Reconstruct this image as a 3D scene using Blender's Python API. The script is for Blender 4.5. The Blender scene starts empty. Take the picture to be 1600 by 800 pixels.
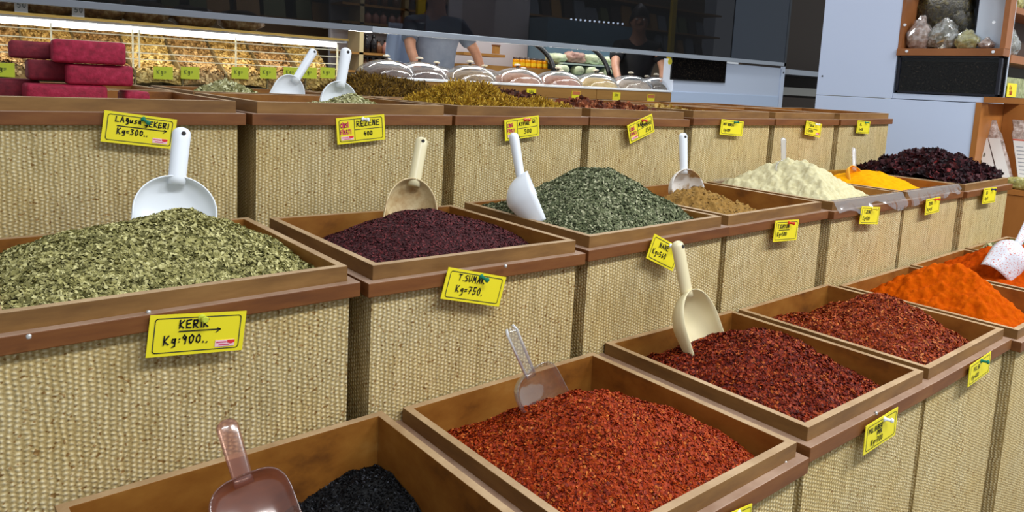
import bpy, math, random
import numpy as np
from mathutils import Vector, Matrix, Euler, noise as mnoise

# ------------------------------------------------------------------ camera
SC = bpy.context.scene
COL = SC.collection
CAM = Vector((-0.03966, -0.84754, 1.12503))
ROT = Euler((1.4460, -0.0498, -0.6856), 'XYZ')
FPX, V0 = 1143.78, 269.52
cd = bpy.data.cameras.new('camera')
cam = bpy.data.objects.new('camera', cd)
COL.objects.link(cam)
cam.location = CAM
cam.rotation_euler = ROT
cd.sensor_width = 36
cd.lens = FPX * 36 / 1600
cd.shift_y = (V0 - 400) / 1600
cd.clip_start = 0.02
SC.camera = cam
RM = ROT.to_matrix()


def U(u, v, x=None, y=None, z=None):
    """where the sight line through a spot of the photograph meets a plane of the room"""
    d = RM @ Vector(((u - 800) / FPX, -(v - V0) / FPX, -1.0))
    t = (x - CAM.x) / d.x if x is not None else (y - CAM.y) / d.y if y is not None else (z - CAM.z) / d.z
    return CAM + d * t


# ------------------------------------------------------------------ light
SC.view_settings.view_transform = 'Standard'
SC.view_settings.look = 'None'
SC.view_settings.gamma = 1
SC.view_settings.use_curve_mapping = False
SC.view_settings.exposure = 0.75
W = bpy.data.worlds.new('room_light')
SC.world = W
W.use_nodes = True
W.node_tree.nodes['Background'].inputs[0].default_value = (0.86, 0.93, 1.0, 1)
W.node_tree.nodes['Background'].inputs[1].default_value = 0.30


def area(name, loc, sx, sy, energy, col=(1, 1, 1), rot=(0, 0, 0)):
    l = bpy.data.lights.new(name, 'AREA')
    l.shape = 'RECTANGLE'
    l.size, l.size_y, l.energy, l.color = sx, sy, energy, col
    o = bpy.data.objects.new(name, l)
    o.location = loc
    o.rotation_euler = rot
    COL.objects.link(o)
    return o


LC = (0.93, 0.97, 1.0)
area('ceiling_lamp', (0.6, -1.5, 2.7), 1.2, 0.3, 27, LC)
area('ceiling_lamp', (2.4, -1.5, 2.7), 1.2, 0.3, 36, LC)
area('ceiling_lamp', (4.2, -1.4, 2.7), 1.2, 0.3, 36, LC)
area('ceiling_lamp', (1.2, 1.55, 2.75), 1.2, 0.3, 10, LC)
area('ceiling_lamp', (3.4, 1.75, 2.75), 1.2, 0.3, 14, LC)
area('ceiling_lamp', (3.2, 3.9, 2.75), 1.6, 0.3, 22, (1.0, 0.95, 0.86))
area('ceiling_lamp', (5.4, 3.9, 2.75), 1.2, 0.3, 18, LC)

# ------------------------------------------------------------------ helpers
PI = math.pi
rng = np.random.default_rng(7)
random.seed(5)


def setp(o, label=None, cat=None, group=None, kind=None):
    if label: o['label'] = label
    if cat: o['category'] = cat
    if group: o['group'] = group
    if kind: o['kind'] = kind
    return o


def thing(name, loc, label, cat, group=None, rot=(0, 0, 0)):
    o = bpy.data.objects.new(name, None)
    o.empty_display_size = 0.05
    o.location = loc
    o.rotation_euler = rot
    COL.objects.link(o)
    return setp(o, label, cat, group)


class MB:
    """collects geometry for one mesh"""
    def __init__(s):
        s.v, s.f, s.m = [], [], []

    def add(s, vs, fs, mi=0):
        n = len(s.v)
        s.v += [tuple(p) for p in vs]
        s.f += [tuple(i + n for i in f) for f in fs]
        s.m += [mi] * len(fs)
        return s

    def box(s, x0, x1, y0, y1, z0, z1, mi=0):
        return s.add([(x0, y0, z0), (x1, y0, z0), (x1, y1, z0), (x0, y1, z0), (x0, y0, z1), (x1, y0, z1), (x1, y1, z1), (x0, y1, z1)],
                     [(0, 3, 2, 1), (4, 5, 6, 7), (0, 1, 5, 4), (1, 2, 6, 5), (2, 3, 7, 6), (3, 0, 4, 7)], mi)

    def ring(s, x0, x1, y0, y1, w, z0, z1, mi=0, top=None):
        o = [(x0, y0), (x1, y0), (x1, y1), (x0, y1)]
        i = [(x0 + w, y0 + w), (x1 - w, y0 + w), (x1 - w, y1 - w), (x0 + w, y1 - w)]
        vs = [(*p, z0) for p in o] + [(*p, z1) for p in o] + [(*p, z0) for p in i] + [(*p, z1) for p in i]
        side, tp = [], []
        for k in range(4):
            j = (k + 1) % 4
            side += [(k, j, 4 + j, 4 + k), (8 + j, 8 + k, 12 + k, 12 + j), (j, k, 8 + k, 8 + j)]
            tp.append((4 + k, 4 + j, 12 + j, 12 + k))
        n = len(s.v)
        s.v += vs
        s.f += [tuple(a + n for a in f) for f in side + tp]
        s.m += [mi] * len(side) + [mi if top is None else top] * 4
        return s

    def tube(s, pts, radii, n=12, mi=0, cap=True, flat=1.0, up=None):
        pts = [Vector(p) for p in pts]
        if not hasattr(radii, '__len__'): radii = [radii] * len(pts)
        b = len(s.v)
        ref = Vector(up) if up is not None else None
        for k, p in enumerate(pts):
            d = (pts[min(k + 1, len(pts) - 1)] - pts[max(k - 1, 0)]).normalized()
            if ref is None:
                ref = Vector((0, 0, 1)) if abs(d.z) < 0.9 else Vector((1, 0, 0))
            a = d.cross(ref).normalized()
            c = a.cross(d).normalized()
            for i in range(n):
                t = 2 * PI * i / n
                s.v.append(tuple(p + (a * math.cos(t) + c * math.sin(t) * flat) * radii[k]))
        for k in range(len(pts) - 1):
            for i in range(n):
                j = (i + 1) % n
                s.f.append((b + k * n + i, b + k * n + j, b + (k + 1) * n + j, b + (k + 1) * n + i))
                s.m.append(mi)
        if cap:
            s.f.append(tuple(b + i for i in range(n))[::-1]); s.m.append(mi)
            e = b + (len(pts) - 1) * n
            s.f.append(tuple(e + i for i in range(n))); s.m.append(mi)
        return s

    def lathe(s, prof, n=32, c=(0, 0, 0), mi=0, a0=0.0):
        b = len(s.v)
        for r, z in prof:
            for i in range(n):
                t = 2 * PI * i / n + a0
                s.v.append((c[0] + r * math.cos(t), c[1] + r * math.sin(t), c[2] + z))
        for k in range(len(prof) - 1):
            for i in range(n):
                j = (i + 1) % n
                s.f.append((b + k * n + i, b + k * n + j, b + (k + 1) * n + j, b + (k + 1) * n + i)); s.m.append(mi)
        return s

    def grid(s, P, mi=0):
        r, c = len(P), len(P[0])
        b = len(s.v)
        for row in P: s.v += [tuple(p) for p in row]
        for i in range(r - 1):
            for j in range(c - 1):
                s.f.append((b + i * c + j, b + i * c + j + 1, b + (i + 1) * c + j + 1, b + (i + 1) * c + j)); s.m.append(mi)
        return s

    def build(s, name, mats, parent=None, smooth=False, bevel=0, loc=None, solid=0, seg=2):
        me = bpy.data.meshes.new(name)
        me.from_pydata(s.v, [], s.f)
        if not isinstance(mats, (list, tuple)): mats = [mats]
        for m in mats: me.materials.append(m)
        if len(mats) > 1: me.polygons.foreach_set('material_index', s.m)
        if smooth: me.polygons.foreach_set('use_smooth', [True] * len(s.f))
        me.update()
        o = bpy.data.objects.new(name, me)
        COL.objects.link(o)
        if parent is not None: o.parent = parent
        if loc is not None: o.location = loc
        if solid:
            q = o.modifiers.new('wall', 'SOLIDIFY'); q.thickness = solid; q.offset = 0
        if bevel:
            q = o.modifiers.new('edge', 'BEVEL'); q.width = bevel; q.segments = seg; q.limit_method = 'ANGLE'; q.angle_limit = 0.6
        return o


# ------------------------------------------------------------------ materials
MATS = {}


def nt(name):
    m = bpy.data.materials.new(name)
    m.use_nodes = True
    t = m.node_tree
    return m, t, t.nodes, t.links, t.nodes['Principled BSDF']


def c4(c): return (c[0], c[1], c[2], 1)


def s2l(r, g, b):
    """photo colour 0-255 to linear"""
    return tuple(((x / 255) / 12.92 if x / 255 <= 0.04045 else ((x / 255 + 0.055) / 1.055) ** 2.4) for x in (r, g, b))


def plain(name, col, rough=0.5, metal=0, emit=0, spec=0.5, trans=0, ior=1.45, alpha=1):
    if name in MATS: return MATS[name]
    m, t, N, L, b = nt(name)
    b.inputs['Base Color'].default_value = c4(col)
    b.inputs['Roughness'].default_value = rough
    b.inputs['Metallic'].default_value = metal
    b.inputs['Specular IOR Level'].default_value = spec
    b.inputs['Transmission Weight'].default_value = trans
    b.inputs['IOR'].default_value = ior
    if emit:
        b.inputs['Emission Color'].default_value = c4(col)
        b.inputs['Emission Strength'].default_value = emit
    MATS[name] = m
    return m


def ramp(N, stops):
    r = N.new('ShaderNodeValToRGB')
    e = r.color_ramp.elements
    while len(e) < len(stops): e.new(0.5)
    for k, (p, c) in enumerate(stops):
        e[k].position = p
        e[k].color = c4(c)
    return r


def noisy(name, stops, scale=30, rough=0.6, bump=0.3, detail=6, dist=0.002, stretch=(1, 1, 1), spec=0.4, speck=None):
    if name in MATS: return MATS[name]
    m, t, N, L, b = nt(name)
    tc = N.new('ShaderNodeTexCoord')
    mp = N.new('ShaderNodeMapping')
    mp.inputs['Scale'].default_value = stretch
    oi = N.new('ShaderNodeObjectInfo')
    ad = N.new('ShaderNodeVectorMath'); ad.operation = 'ADD'
    L.new(tc.outputs['Object'], mp.inputs[0])
    L.new(mp.outputs[0], ad.inputs[0]); L.new(oi.outputs['Random'], ad.inputs[1])
    n = N.new('ShaderNodeTexNoise')
    n.inputs['Scale'].default_value = scale
    n.inputs['Detail'].default_value = detail
    n.inputs['Roughness'].default_value = 0.62
    L.new(ad.outputs[0], n.inputs['Vector'])
    r = ramp(N, stops)
    L.new(n.outputs[0], r.inputs[0])
    L.new(r.outputs[0], b.inputs['Base Color'])
    b.inputs['Roughness'].default_value = rough
    b.inputs['Specular IOR Level'].default_value = spec
    if bump:
        bp = N.new('ShaderNodeBump')
        bp.inputs['Strength'].default_value = bump
        bp.inputs['Distance'].default_value = dist
        L.new(n.outputs[0], bp.inputs['Height'])
        L.new(bp.outputs[0], b.inputs['Normal'])
    MATS[name] = m
    return m


def island(name, stops, rough=0.6, spec=0.3, sub=0):
    """each separate flake takes its own colour"""
    if name in MATS: return MATS[name]
    m, t, N, L, b = nt(name)
    g = N.new('ShaderNodeNewGeometry')
    r = ramp(N, stops)
    L.new(g.outputs['Random Per Island'], r.inputs[0])
    L.new(r.outputs[0], b.inputs['Base Color'])
    b.inputs['Roughness'].default_value = rough
    b.inputs['Specular IOR Level'].default_value = spec
    MATS[name] = m
    return m


def thin(name, tint, gloss=0.08, body=0.0, bodycol=(1, 1, 1), rough=0.03, edge=True):
    """thin clear sheet: passes light, mirrors at grazing angles, may carry a milky body"""
    if name in MATS: return MATS[name]
    m, t, N, L, b = nt(name)
    N.remove(b)
    out = N['Material Output']
    tr = N.new('ShaderNodeBsdfTransparent'); tr.inputs[0].default_value = c4(tint)
    gl = N.new('ShaderNodeBsdfGlossy'); gl.inputs['Roughness'].default_value = rough
    mx = N.new('ShaderNodeMixShader')
    if edge:
        lw = N.new('ShaderNodeLayerWeight'); lw.inputs[0].default_value = 0.35
        mr = N.new('ShaderNodeMapRange')
        mr.inputs[3].default_value = gloss; mr.inputs[4].default_value = min(1, gloss + 0.75)
        pw = N.new('ShaderNodeMath'); pw.operation = 'POWER'; pw.inputs[1].default_value = 1.6
        L.new(lw.outputs['Facing'], pw.inputs[0]); L.new(pw.outputs[0], mr.inputs[0])
        L.new(mr.outputs[0], mx.inputs[0])
    else:
        mx.inputs[0].default_value = gloss
    src = tr
    if body:
        df = N.new('ShaderNodeBsdfDiffuse'); df.inputs[0].default_value = c4(bodycol)
        tl = N.new('ShaderNodeBsdfTranslucent'); tl.inputs[0].default_value = c4(bodycol)
        m1 = N.new('ShaderNodeMixShader'); m1.inputs[0].default_value = 0.4
        L.new(df.outputs[0], m1.inputs[1]); L.new(tl.outputs[0], m1.inputs[2])
        m2 = N.new('ShaderNodeMixShader'); m2.inputs[0].default_value = body
        L.new(tr.outputs[0], m2.inputs[1]); L.new(m1.outputs[0], m2.inputs[2])
        src = m2
    L.new(src.outputs[0], mx.inputs[1]); L.new(gl.outputs[0], mx.inputs[2])
    L.new(mx.outputs[0], out.inputs[0])
    MATS[name] = m
    return m


def burlap():
    m, t, N, L, b = nt('burlap')

    def M(op, a, c=None, v=None):
        q = N.new('ShaderNodeMath'); q.operation = op
        for k, x in enumerate((a, c)):
            if x is None: continue
            if isinstance(x, (int, float)): q.inputs[k].default_value = x
            else: L.new(x, q.inputs[k])
        return q.outputs[0]
    tc = N.new('ShaderNodeTexCoord')
    oi = N.new('ShaderNodeObjectInfo')
    sp = N.new('ShaderNodeSeparateXYZ'); L.new(tc.outputs['Object'], sp.inputs[0])
    of = N.new('ShaderNodeVectorMath'); of.operation = 'ADD'
    L.new(tc.outputs['Object'], of.inputs[0]); L.new(oi.outputs['Random'], of.inputs[1])
    wob = N.new('ShaderNodeTexNoise'); wob.inputs['Scale'].default_value = 55; wob.inputs['Detail'].default_value = 3
    L.new(of.outputs[0], wob.inputs['Vector'])
    ws = N.new('ShaderNodeSeparateColor'); L.new(wob.outputs['Color'], ws.inputs[0])
    xy = M('ADD', sp.outputs[0], sp.outputs[1])
    u = M('ADD', M('MULTIPLY', xy, 2 * PI / 0.0134), M('MULTIPLY', ws.outputs[0], 4.2))
    v = M('ADD', M('MULTIPLY', sp.outputs[2], 2 * PI / 0.0058), M('MULTIPLY', ws.outputs[1], 5.0))
    h = M('MULTIPLY', M('COSINE', u), M('COSINE', v))
    rib = M('COSINE', M('MULTIPLY', u, 2.0))
    h = M('ADD', M('MULTIPLY', h, 0.52), M('MULTIPLY', rib, 0.48))
    h = M('ADD', M('MULTIPLY', h, 0.5), 0.5)
    fine = N.new('ShaderNodeTexNoise'); fine.inputs['Scale'].default_value = 420; fine.inputs['Detail'].default_value = 2
    L.new(of.outputs[0], fine.inputs['Vector'])
    hh = M('ADD', M('MULTIPLY', h, 0.8), M('MULTIPLY', fine.outputs[0], 0.3))
    r = ramp(N, [(0.06, s2l(112, 90, 50)), (0.30, s2l(172, 150, 102)), (0.60, s2l(202, 184, 138)), (0.95, s2l(230, 219, 186))])
    L.new(hh, r.inputs[0])
    big = N.new('ShaderNodeTexNoise'); big.inputs['Scale'].default_value = 9; big.inputs['Detail'].default_value = 4
    L.new(of.outputs[0], big.inputs['Vector'])
    r2 = ramp(N, [(0.35, (1.0, 0.98, 0.94)), (0.72, (1.0, 0.92, 0.75))])
    L.new(big.outputs[0], r2.inputs[0])
    mul = N.new('ShaderNodeMix'); mul.data_type = 'RGBA'; mul.blend_type = 'MULTIPLY'; mul.inputs[0].default_value = 1
    L.new(r.outputs[0], mul.inputs[6]); L.new(r2.outputs[0], mul.inputs[7])
    yc = N.new('ShaderNodeCombineXYZ')
    L.new(M('MULTIPLY', xy, 1.0), yc.inputs[0]); L.new(M('MULTIPLY', sp.outputs[2], 0.10), yc.inputs[2]); L.new(oi.outputs['Random'], yc.inputs[1])
    yn = N.new('ShaderNodeTexNoise'); yn.inputs['Scale'].default_value = 130; yn.inputs['Detail'].default_value = 2
    L.new(yc.outputs[0], yn.inputs['Vector'])
    r4 = ramp(N, [(0.3, (0.80, 0.78, 0.74)), (0.7, (1.08, 1.08, 1.1))])
    L.new(yn.outputs[0], r4.inputs[0])
    my = N.new('ShaderNodeMix'); my.data_type = 'RGBA'; my.blend_type = 'MULTIPLY'; my.inputs[0].default_value = 1
    L.new(mul.outputs[2], my.inputs[6]); L.new(r4.outputs[0], my.inputs[7])
    mul = my
    sk = N.new('ShaderNodeTexNoise'); sk.inputs['Scale'].default_value = 190; sk.inputs['Detail'].default_value = 1
    L.new(of.outputs[0], sk.inputs['Vector'])
    r3 = ramp(N, [(0.30, (0.42, 0.25, 0.1)), (0.36, (1, 1, 1))])
    L.new(sk.outputs[0], r3.inputs[0])
    m2 = N.new('ShaderNodeMix'); m2.data_type = 'RGBA'; m2.blend_type = 'MULTIPLY'; m2.inputs[0].default_value = 0.8
    L.new(mul.outputs[2], m2.inputs[6]); L.new(r3.outputs[0], m2.inputs[7])
    L.new(m2.outputs[2], b.inputs['Base Color'])
    b.inputs['Roughness'].default_value = 0.9
    b.inputs['Specular IOR Level'].default_value = 0.15
    bp = N.new('ShaderNodeBump'); bp.inputs['Strength'].default_value = 0.85; bp.inputs['Distance'].default_value = 0.0022
    L.new(hh, bp.inputs['Height']); L.new(bp.outputs[0], b.inputs['Normal'])
    return m


BURLAP = burlap()
NAILM = plain('steel_nail', s2l(206, 204, 200), 0.35, 0.7)
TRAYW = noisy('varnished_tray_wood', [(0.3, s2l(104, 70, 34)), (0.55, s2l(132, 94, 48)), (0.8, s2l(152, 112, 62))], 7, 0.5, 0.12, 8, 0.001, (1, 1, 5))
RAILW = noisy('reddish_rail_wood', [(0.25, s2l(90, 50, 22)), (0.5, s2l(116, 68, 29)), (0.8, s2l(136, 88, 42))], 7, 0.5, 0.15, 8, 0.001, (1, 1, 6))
EDGEW = noisy('pale_tray_edge', [(0.3, s2l(150, 118, 82)), (0.7, s2l(188, 158, 120))], 14, 0.55, 0.1, 6, 0.001)  # pale tone for the top faces of the tray walls
RAILTOPW = noisy('dusty_sheen_rail_top', [(0.3, s2l(140, 108, 86)), (0.7, s2l(172, 142, 120))], 14, 0.4, 0.1, 6, 0.001)  # paler rail tops: dust plus the overhead sheen put into the colour
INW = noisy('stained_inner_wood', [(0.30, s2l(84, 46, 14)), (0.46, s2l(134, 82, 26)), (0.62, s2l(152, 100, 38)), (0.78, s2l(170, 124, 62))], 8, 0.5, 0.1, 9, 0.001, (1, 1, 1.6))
STANDW = noisy('dark_stand_wood', [(0.3, s2l(60, 40, 26)), (0.7, s2l(90, 62, 40))], 5, 0.6, 0.1)
YELLOW = plain('yellow_card', s2l(236, 220, 36), 0.45)
INK = plain('black_ink', s2l(22, 22, 24), 0.6)
LINE = plain('printed_line', s2l(52, 56, 46), 0.6)
MAGENTA = plain('magenta_print', s2l(206, 40, 96), 0.6)
PINK = plain('pink_sticker', s2l(240, 196, 202), 0.5)
RED = plain('red_print', s2l(222, 48, 52), 0.5)
WHITEP = plain('white_plastic', s2l(238, 242, 248), 0.32)
CREAMP = plain('cream_plastic', s2l(226, 212, 170), 0.34)
ROSEP = thin('rose_clear_plastic', (0.86, 0.68, 0.60), 0.06, 0.20, s2l(186, 136, 122), 0.15)
CLEARP = thin('clear_plastic', (0.95, 0.94, 0.92), 0.10, 0.05, (1, 1, 1), 0.05)
FROSTP = thin('frosted_plastic', (0.93, 0.93, 0.93), 0.08, 0.35, (0.9, 0.9, 0.9), 0.15)
FILM = thin('plastic_film', (0.96, 0.96, 0.96), 0.10, 0.15, (0.92, 0.92, 0.94), 0.12)
DOMEG = thin('dome_acrylic', (0.96, 0.96, 0.96), 0.07, 0.02, (1, 1, 1), 0.03)
CASEG = thin('case_glass', (0.97, 0.98, 0.97), 0.015, 0, (1, 1, 1), 0.02, edge=False)
SMOKE = thin('smoked_glass', (0.22, 0.22, 0.23), 0.02, 0, (1, 1, 1), 0.015, edge=False)
WHITEC = plain('white_laminate', s2l(206, 216, 234), 0.4)
ALU = plain('brushed_aluminium', s2l(176, 182, 190), 0.38, 0.6)
BLACKP = plain('black_frame', s2l(18, 18, 20), 0.4)
HOLE = plain('dark_hole', s2l(40, 36, 34), 0.8)
CABW = noisy('orange_cabinet_wood', [(0.3, s2l(146, 88, 38)), (0.7, s2l(180, 116, 56))], 4, 0.4, 0.05, 6, 0.001, (1, 1, 0.3))
LEDGEW = noisy('honey_box_wood', [(0.3, s2l(142, 98, 40)), (0.7, s2l(172, 124, 58))], 5, 0.45, 0.05, 6, 0.001, (0.3, 1, 3))
TUBE = plain('lit_tube', (1.0, 0.93, 0.78), 0.5, 0, 6)

# ------------------------------------------------------------------ room shell
fl = MB().box(-3, 9.5, -2.5, 6.2, -0.05, 0).build('floor', noisy('floor_tile', [(0.3, s2l(120, 112, 104)), (0.7, s2l(150, 142, 132))], 3, 0.4, 0.05))
setp(fl, kind='structure')
wb = MB().box(-3, 9.5, 6.0, 6.1, 0, 2.9).build('wall_back', noisy('back_wall_paint', [(0.3, s2l(196, 198, 204)), (0.7, s2l(212, 214, 220))], 2, 0.7, 0.02))
setp(wb, kind='structure')

# ------------------------------------------------------------------ spice crates
P, GAP, HH, E_ = 0.42, 0.0101, 0.0206, 0.0129
X0 = {1: 0.0484, 2: 0.0, 3: 0.0055, 4: 0.018}
Y0 = {1: -0.3952, 2: 0.0, 3: 0.4292, 4: 0.862}
Z0 = {1: 0.6418, 2: 0.85, 3: 1.0456, 4: 1.0456}
DD = {1: 0.4112, 2: 0.3943, 3: 0.3943, 4: 0.3943}
HR = {1: 0.0224, 2: 0.0198, 3: 0.0207, 4: 0.0207}
ZB = {1: 0.14, 2: 0.36, 3: 0.56, 4: 0.56}
DX = {(2, 1): .0023, (2, 2): -.0002, (2, 3): -.0023, (2, 4): -.0031, (2, 5): .0019, (2, 6): -.0023, (2, 7): .0038, (3, 1): -.0031, (3, 2): .0095,
      (3, 4): -.0096, (3, 7): .0032, (1, 1): .0034, (1, 2): .0023, (1, 3): .0031, (1, 4): -.0041, (1, 5): .0021}
DZ = {(1, 0): (-.0009, .0022, -.0046), (1, 1): (-.003, .002, -.0006), (1, 2): (.0058, -.0019, .0043), (1, 3): (.0007, .0021, .0089), (1, 4): (-.0016, .001, -.0063),
      (1, 5): (-.001, .0025, -.0017), (2, 0): (.0008, .0008, -.0008), (2, 1): (-.0039, -.0022, -.0035), (2, 2): (-.001, .0025, -.0002), (2, 3): (-.0002, .002, .0075),
      (2, 4): (.0008, .0008, -.0016), (2, 5): (.0013, .0013, .0033), (2, 6): (.0022, .0022, -.0047), (3, 1): (0, 0, -.0028), (3, 3): (-.0024, -.0024, .0051), (3, 6): (.0028, .0028, -.0028)}


def extents(r, k):
    L = X0[r] + k * P + DX.get((r, k), 0)
    R = X0[r] + (k + 1) * P + DX.get((r, k + 1), 0) - GAP
    dz, dt, dy = DZ.get((r, k), (0, 0, 0))
    return L, R, Y0[r] + dy, Y0[r] + dy + DD[r], Z0[r] + dz, dt


def inner(r, k):
    L, R, ya, yb, z, dt = extents(r, k)
    w = E_ + 0.0115
    return L + w, R - w, ya + w, yb - w, z + HH


def crate(r, k, label, floor=0.15):
    L, R, ya, yb, z, dt = extents(r, k)
    cx, cy, zb = (L + R) / 2, (ya + yb) / 2, ZB[r]
    t = thing('spice_crate', (cx, cy, zb), label, 'crate', 'burlap-clad spice crates on the stepped stand')
    hx, hy = (R - L) / 2, (yb - ya) / 2
    zr = z - zb
    ins = 0.011

    def tilt(mb):
        mb.v = [(x, y, zz + dt * x / hx) for x, y, zz in mb.v]
        return mb
    b = MB().ring(-hx + ins, hx - ins, -hy + ins, hy - ins, 0.006, 0, zr - HR[r] + 0.004)
    b.box(-hx + ins + .003, hx - ins - .003, -hy + ins + .003, hy - ins - .003, 0, 0.006)
    b.build('burlap_body', BURLAP, t)
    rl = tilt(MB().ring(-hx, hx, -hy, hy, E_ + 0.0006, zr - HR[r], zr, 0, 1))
    ro = rl.build('rail', [RAILW, RAILTOPW], t, bevel=0.0012)
    for (nu, nv) in {(1, 1): ((1227, 722),), (1, 2): ((1369, 645),), (2, 0): ((232, 487), (45, 525)), (2, 1): ((790, 415),)}.get((r, k), ()):
        q = U(nu, nv, z=z + .001)
        MB().lathe([(.0022, -.002), (.0026, .0012), (.0014, .0022), (.0002, .0024)], 10).build('nail', NAILM, ro, smooth=True, loc=(q.x - cx, q.y - cy, zr + .0006))
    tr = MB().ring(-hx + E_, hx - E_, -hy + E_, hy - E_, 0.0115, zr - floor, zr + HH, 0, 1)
    q = E_ + 0.0112
    tr.box(-hx + q, hx - q, -hy + q, hy - q, zr - floor, zr - floor + 0.008, 2)
    # inner faces take the stained wood
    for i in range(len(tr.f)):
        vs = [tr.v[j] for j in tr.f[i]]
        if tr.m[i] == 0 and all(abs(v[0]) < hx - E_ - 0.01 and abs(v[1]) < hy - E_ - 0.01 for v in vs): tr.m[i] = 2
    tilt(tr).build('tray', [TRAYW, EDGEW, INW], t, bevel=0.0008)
    return t


row_names = {
    (1, 0): 'burlap crate of black seeds at the near end of the lowest row',
    (1, 1): 'burlap crate heaped with orange-red pepper flakes, holding the clear scoop',
    (1, 2): 'burlap crate of dark red pepper flakes with the cream scoop, lowest row',
    (1, 3): 'burlap crate of brownish red pepper flakes between dark flakes and orange powder',
    (1, 4): 'burlap crate with a steep cone of bright orange paprika powder',
    (1, 5): 'burlap crate of orange powder holding the white speckled scoop, lowest row',
    (1, 6): 'farthest burlap crate of the lowest row, holding pale green herb',
    (2, 0): 'burlap crate heaped with green dried oregano, nearest in the middle row',
    (2, 1): 'burlap crate of dark purple sumac with a cream scoop',
    (2, 2): 'burlap crate piled with grey-green dried mint',
    (2, 3): 'burlap crate with a small heap of brown ground spice',
    (2, 4): 'burlap crate lined with plastic film and heaped with cream flour-like powder',
    (2, 5): 'burlap crate of yellow turmeric powder with film over its rim',
    (2, 6): 'burlap crate of dark hibiscus petals, far end of the middle row',
    (3, 0): 'burlap crate holding crimson sugar bricks, nearest in the upper row',
    (3, 1): 'burlap crate of pale green fennel seeds behind the REZENE price card',
    (3, 2): 'burlap crate heaped with golden yellow dried petals, upper row',
    (3, 3): 'burlap crate of reddish brown dried peel, upper row',
    (3, 4): 'upper row burlap crate with a few yellow crumbs, third from the far end',
    (3, 5): 'upper row burlap crate second from the far end by the white cabinet',
    (3, 6): 'last burlap crate of the upper row, ending before the white cabinet',
}
back_names = ['nearest crate of the back row, behind the crimson sugar bricks', 'back row crate holding pale green seeds and the leaning white scoop',
              'back row crate heaped with dark olive dried petals', 'back row crate of dark brown peel behind the golden petals',
              'back row crate behind the reddish brown dried peel', 'back row crate second from the far end', 'back row crate at the far end, before the white counter']
for (r, k), lb in row_names.items():
    crate(r, k, lb, 0.011 if (r, k) == (3, 0) else 0.05 if r == 3 else 0.17 if (r, k) == (1, 0) else 0.13)
for k, lb in enumerate(back_names): crate(4, k, lb, 0.05)

# three wooden platforms carrying the rows
for nm_, yy0, yy1, hh in (('front', -.46, .0, .14), ('middle', .021, .41, .36), ('rear', .44, 1.28, .56)):
    o = MB().box(-.2, 3.02, yy0, yy1, 0, hh).build('platform', STANDW, bevel=.003)
    setp(o, 'dark wooden platform under the ' + {'front': 'lowest row', 'middle': 'middle row', 'rear': 'upper rows'}[nm_] + ' of burlap crates', 'platform')

# ------------------------------------------------------------------ heaps of spice
def cones(cs, base):
    def h(x, y):
        z = np.full(np.shape(x), base, float)
        for (ax, ay, az, s, r) in cs:
            d = np.sqrt((x - ax) ** 2 + (y - ay) ** 2 + r * r) - r
            c = az - s * d
            k = 0.006
            q = np.clip(0.5 + 0.5 * (c - z) / k, 0, 1)
            z = z * (1 - q) + c * q + k * q * (1 - q)
        return z
    return h


def fbm(x, y, f, seed, octs=3):
    out = np.zeros(np.shape(x))
    xf, yf = np.ravel(x), np.ravel(y)
    for i, (a, b) in enumerate(zip(xf, yf)):
        out.flat[i] = mnoise.fractal(Vector((a * f + seed, b * f - seed, seed * 0.7)), 0.6, 2.0, octs)
    return out


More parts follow.
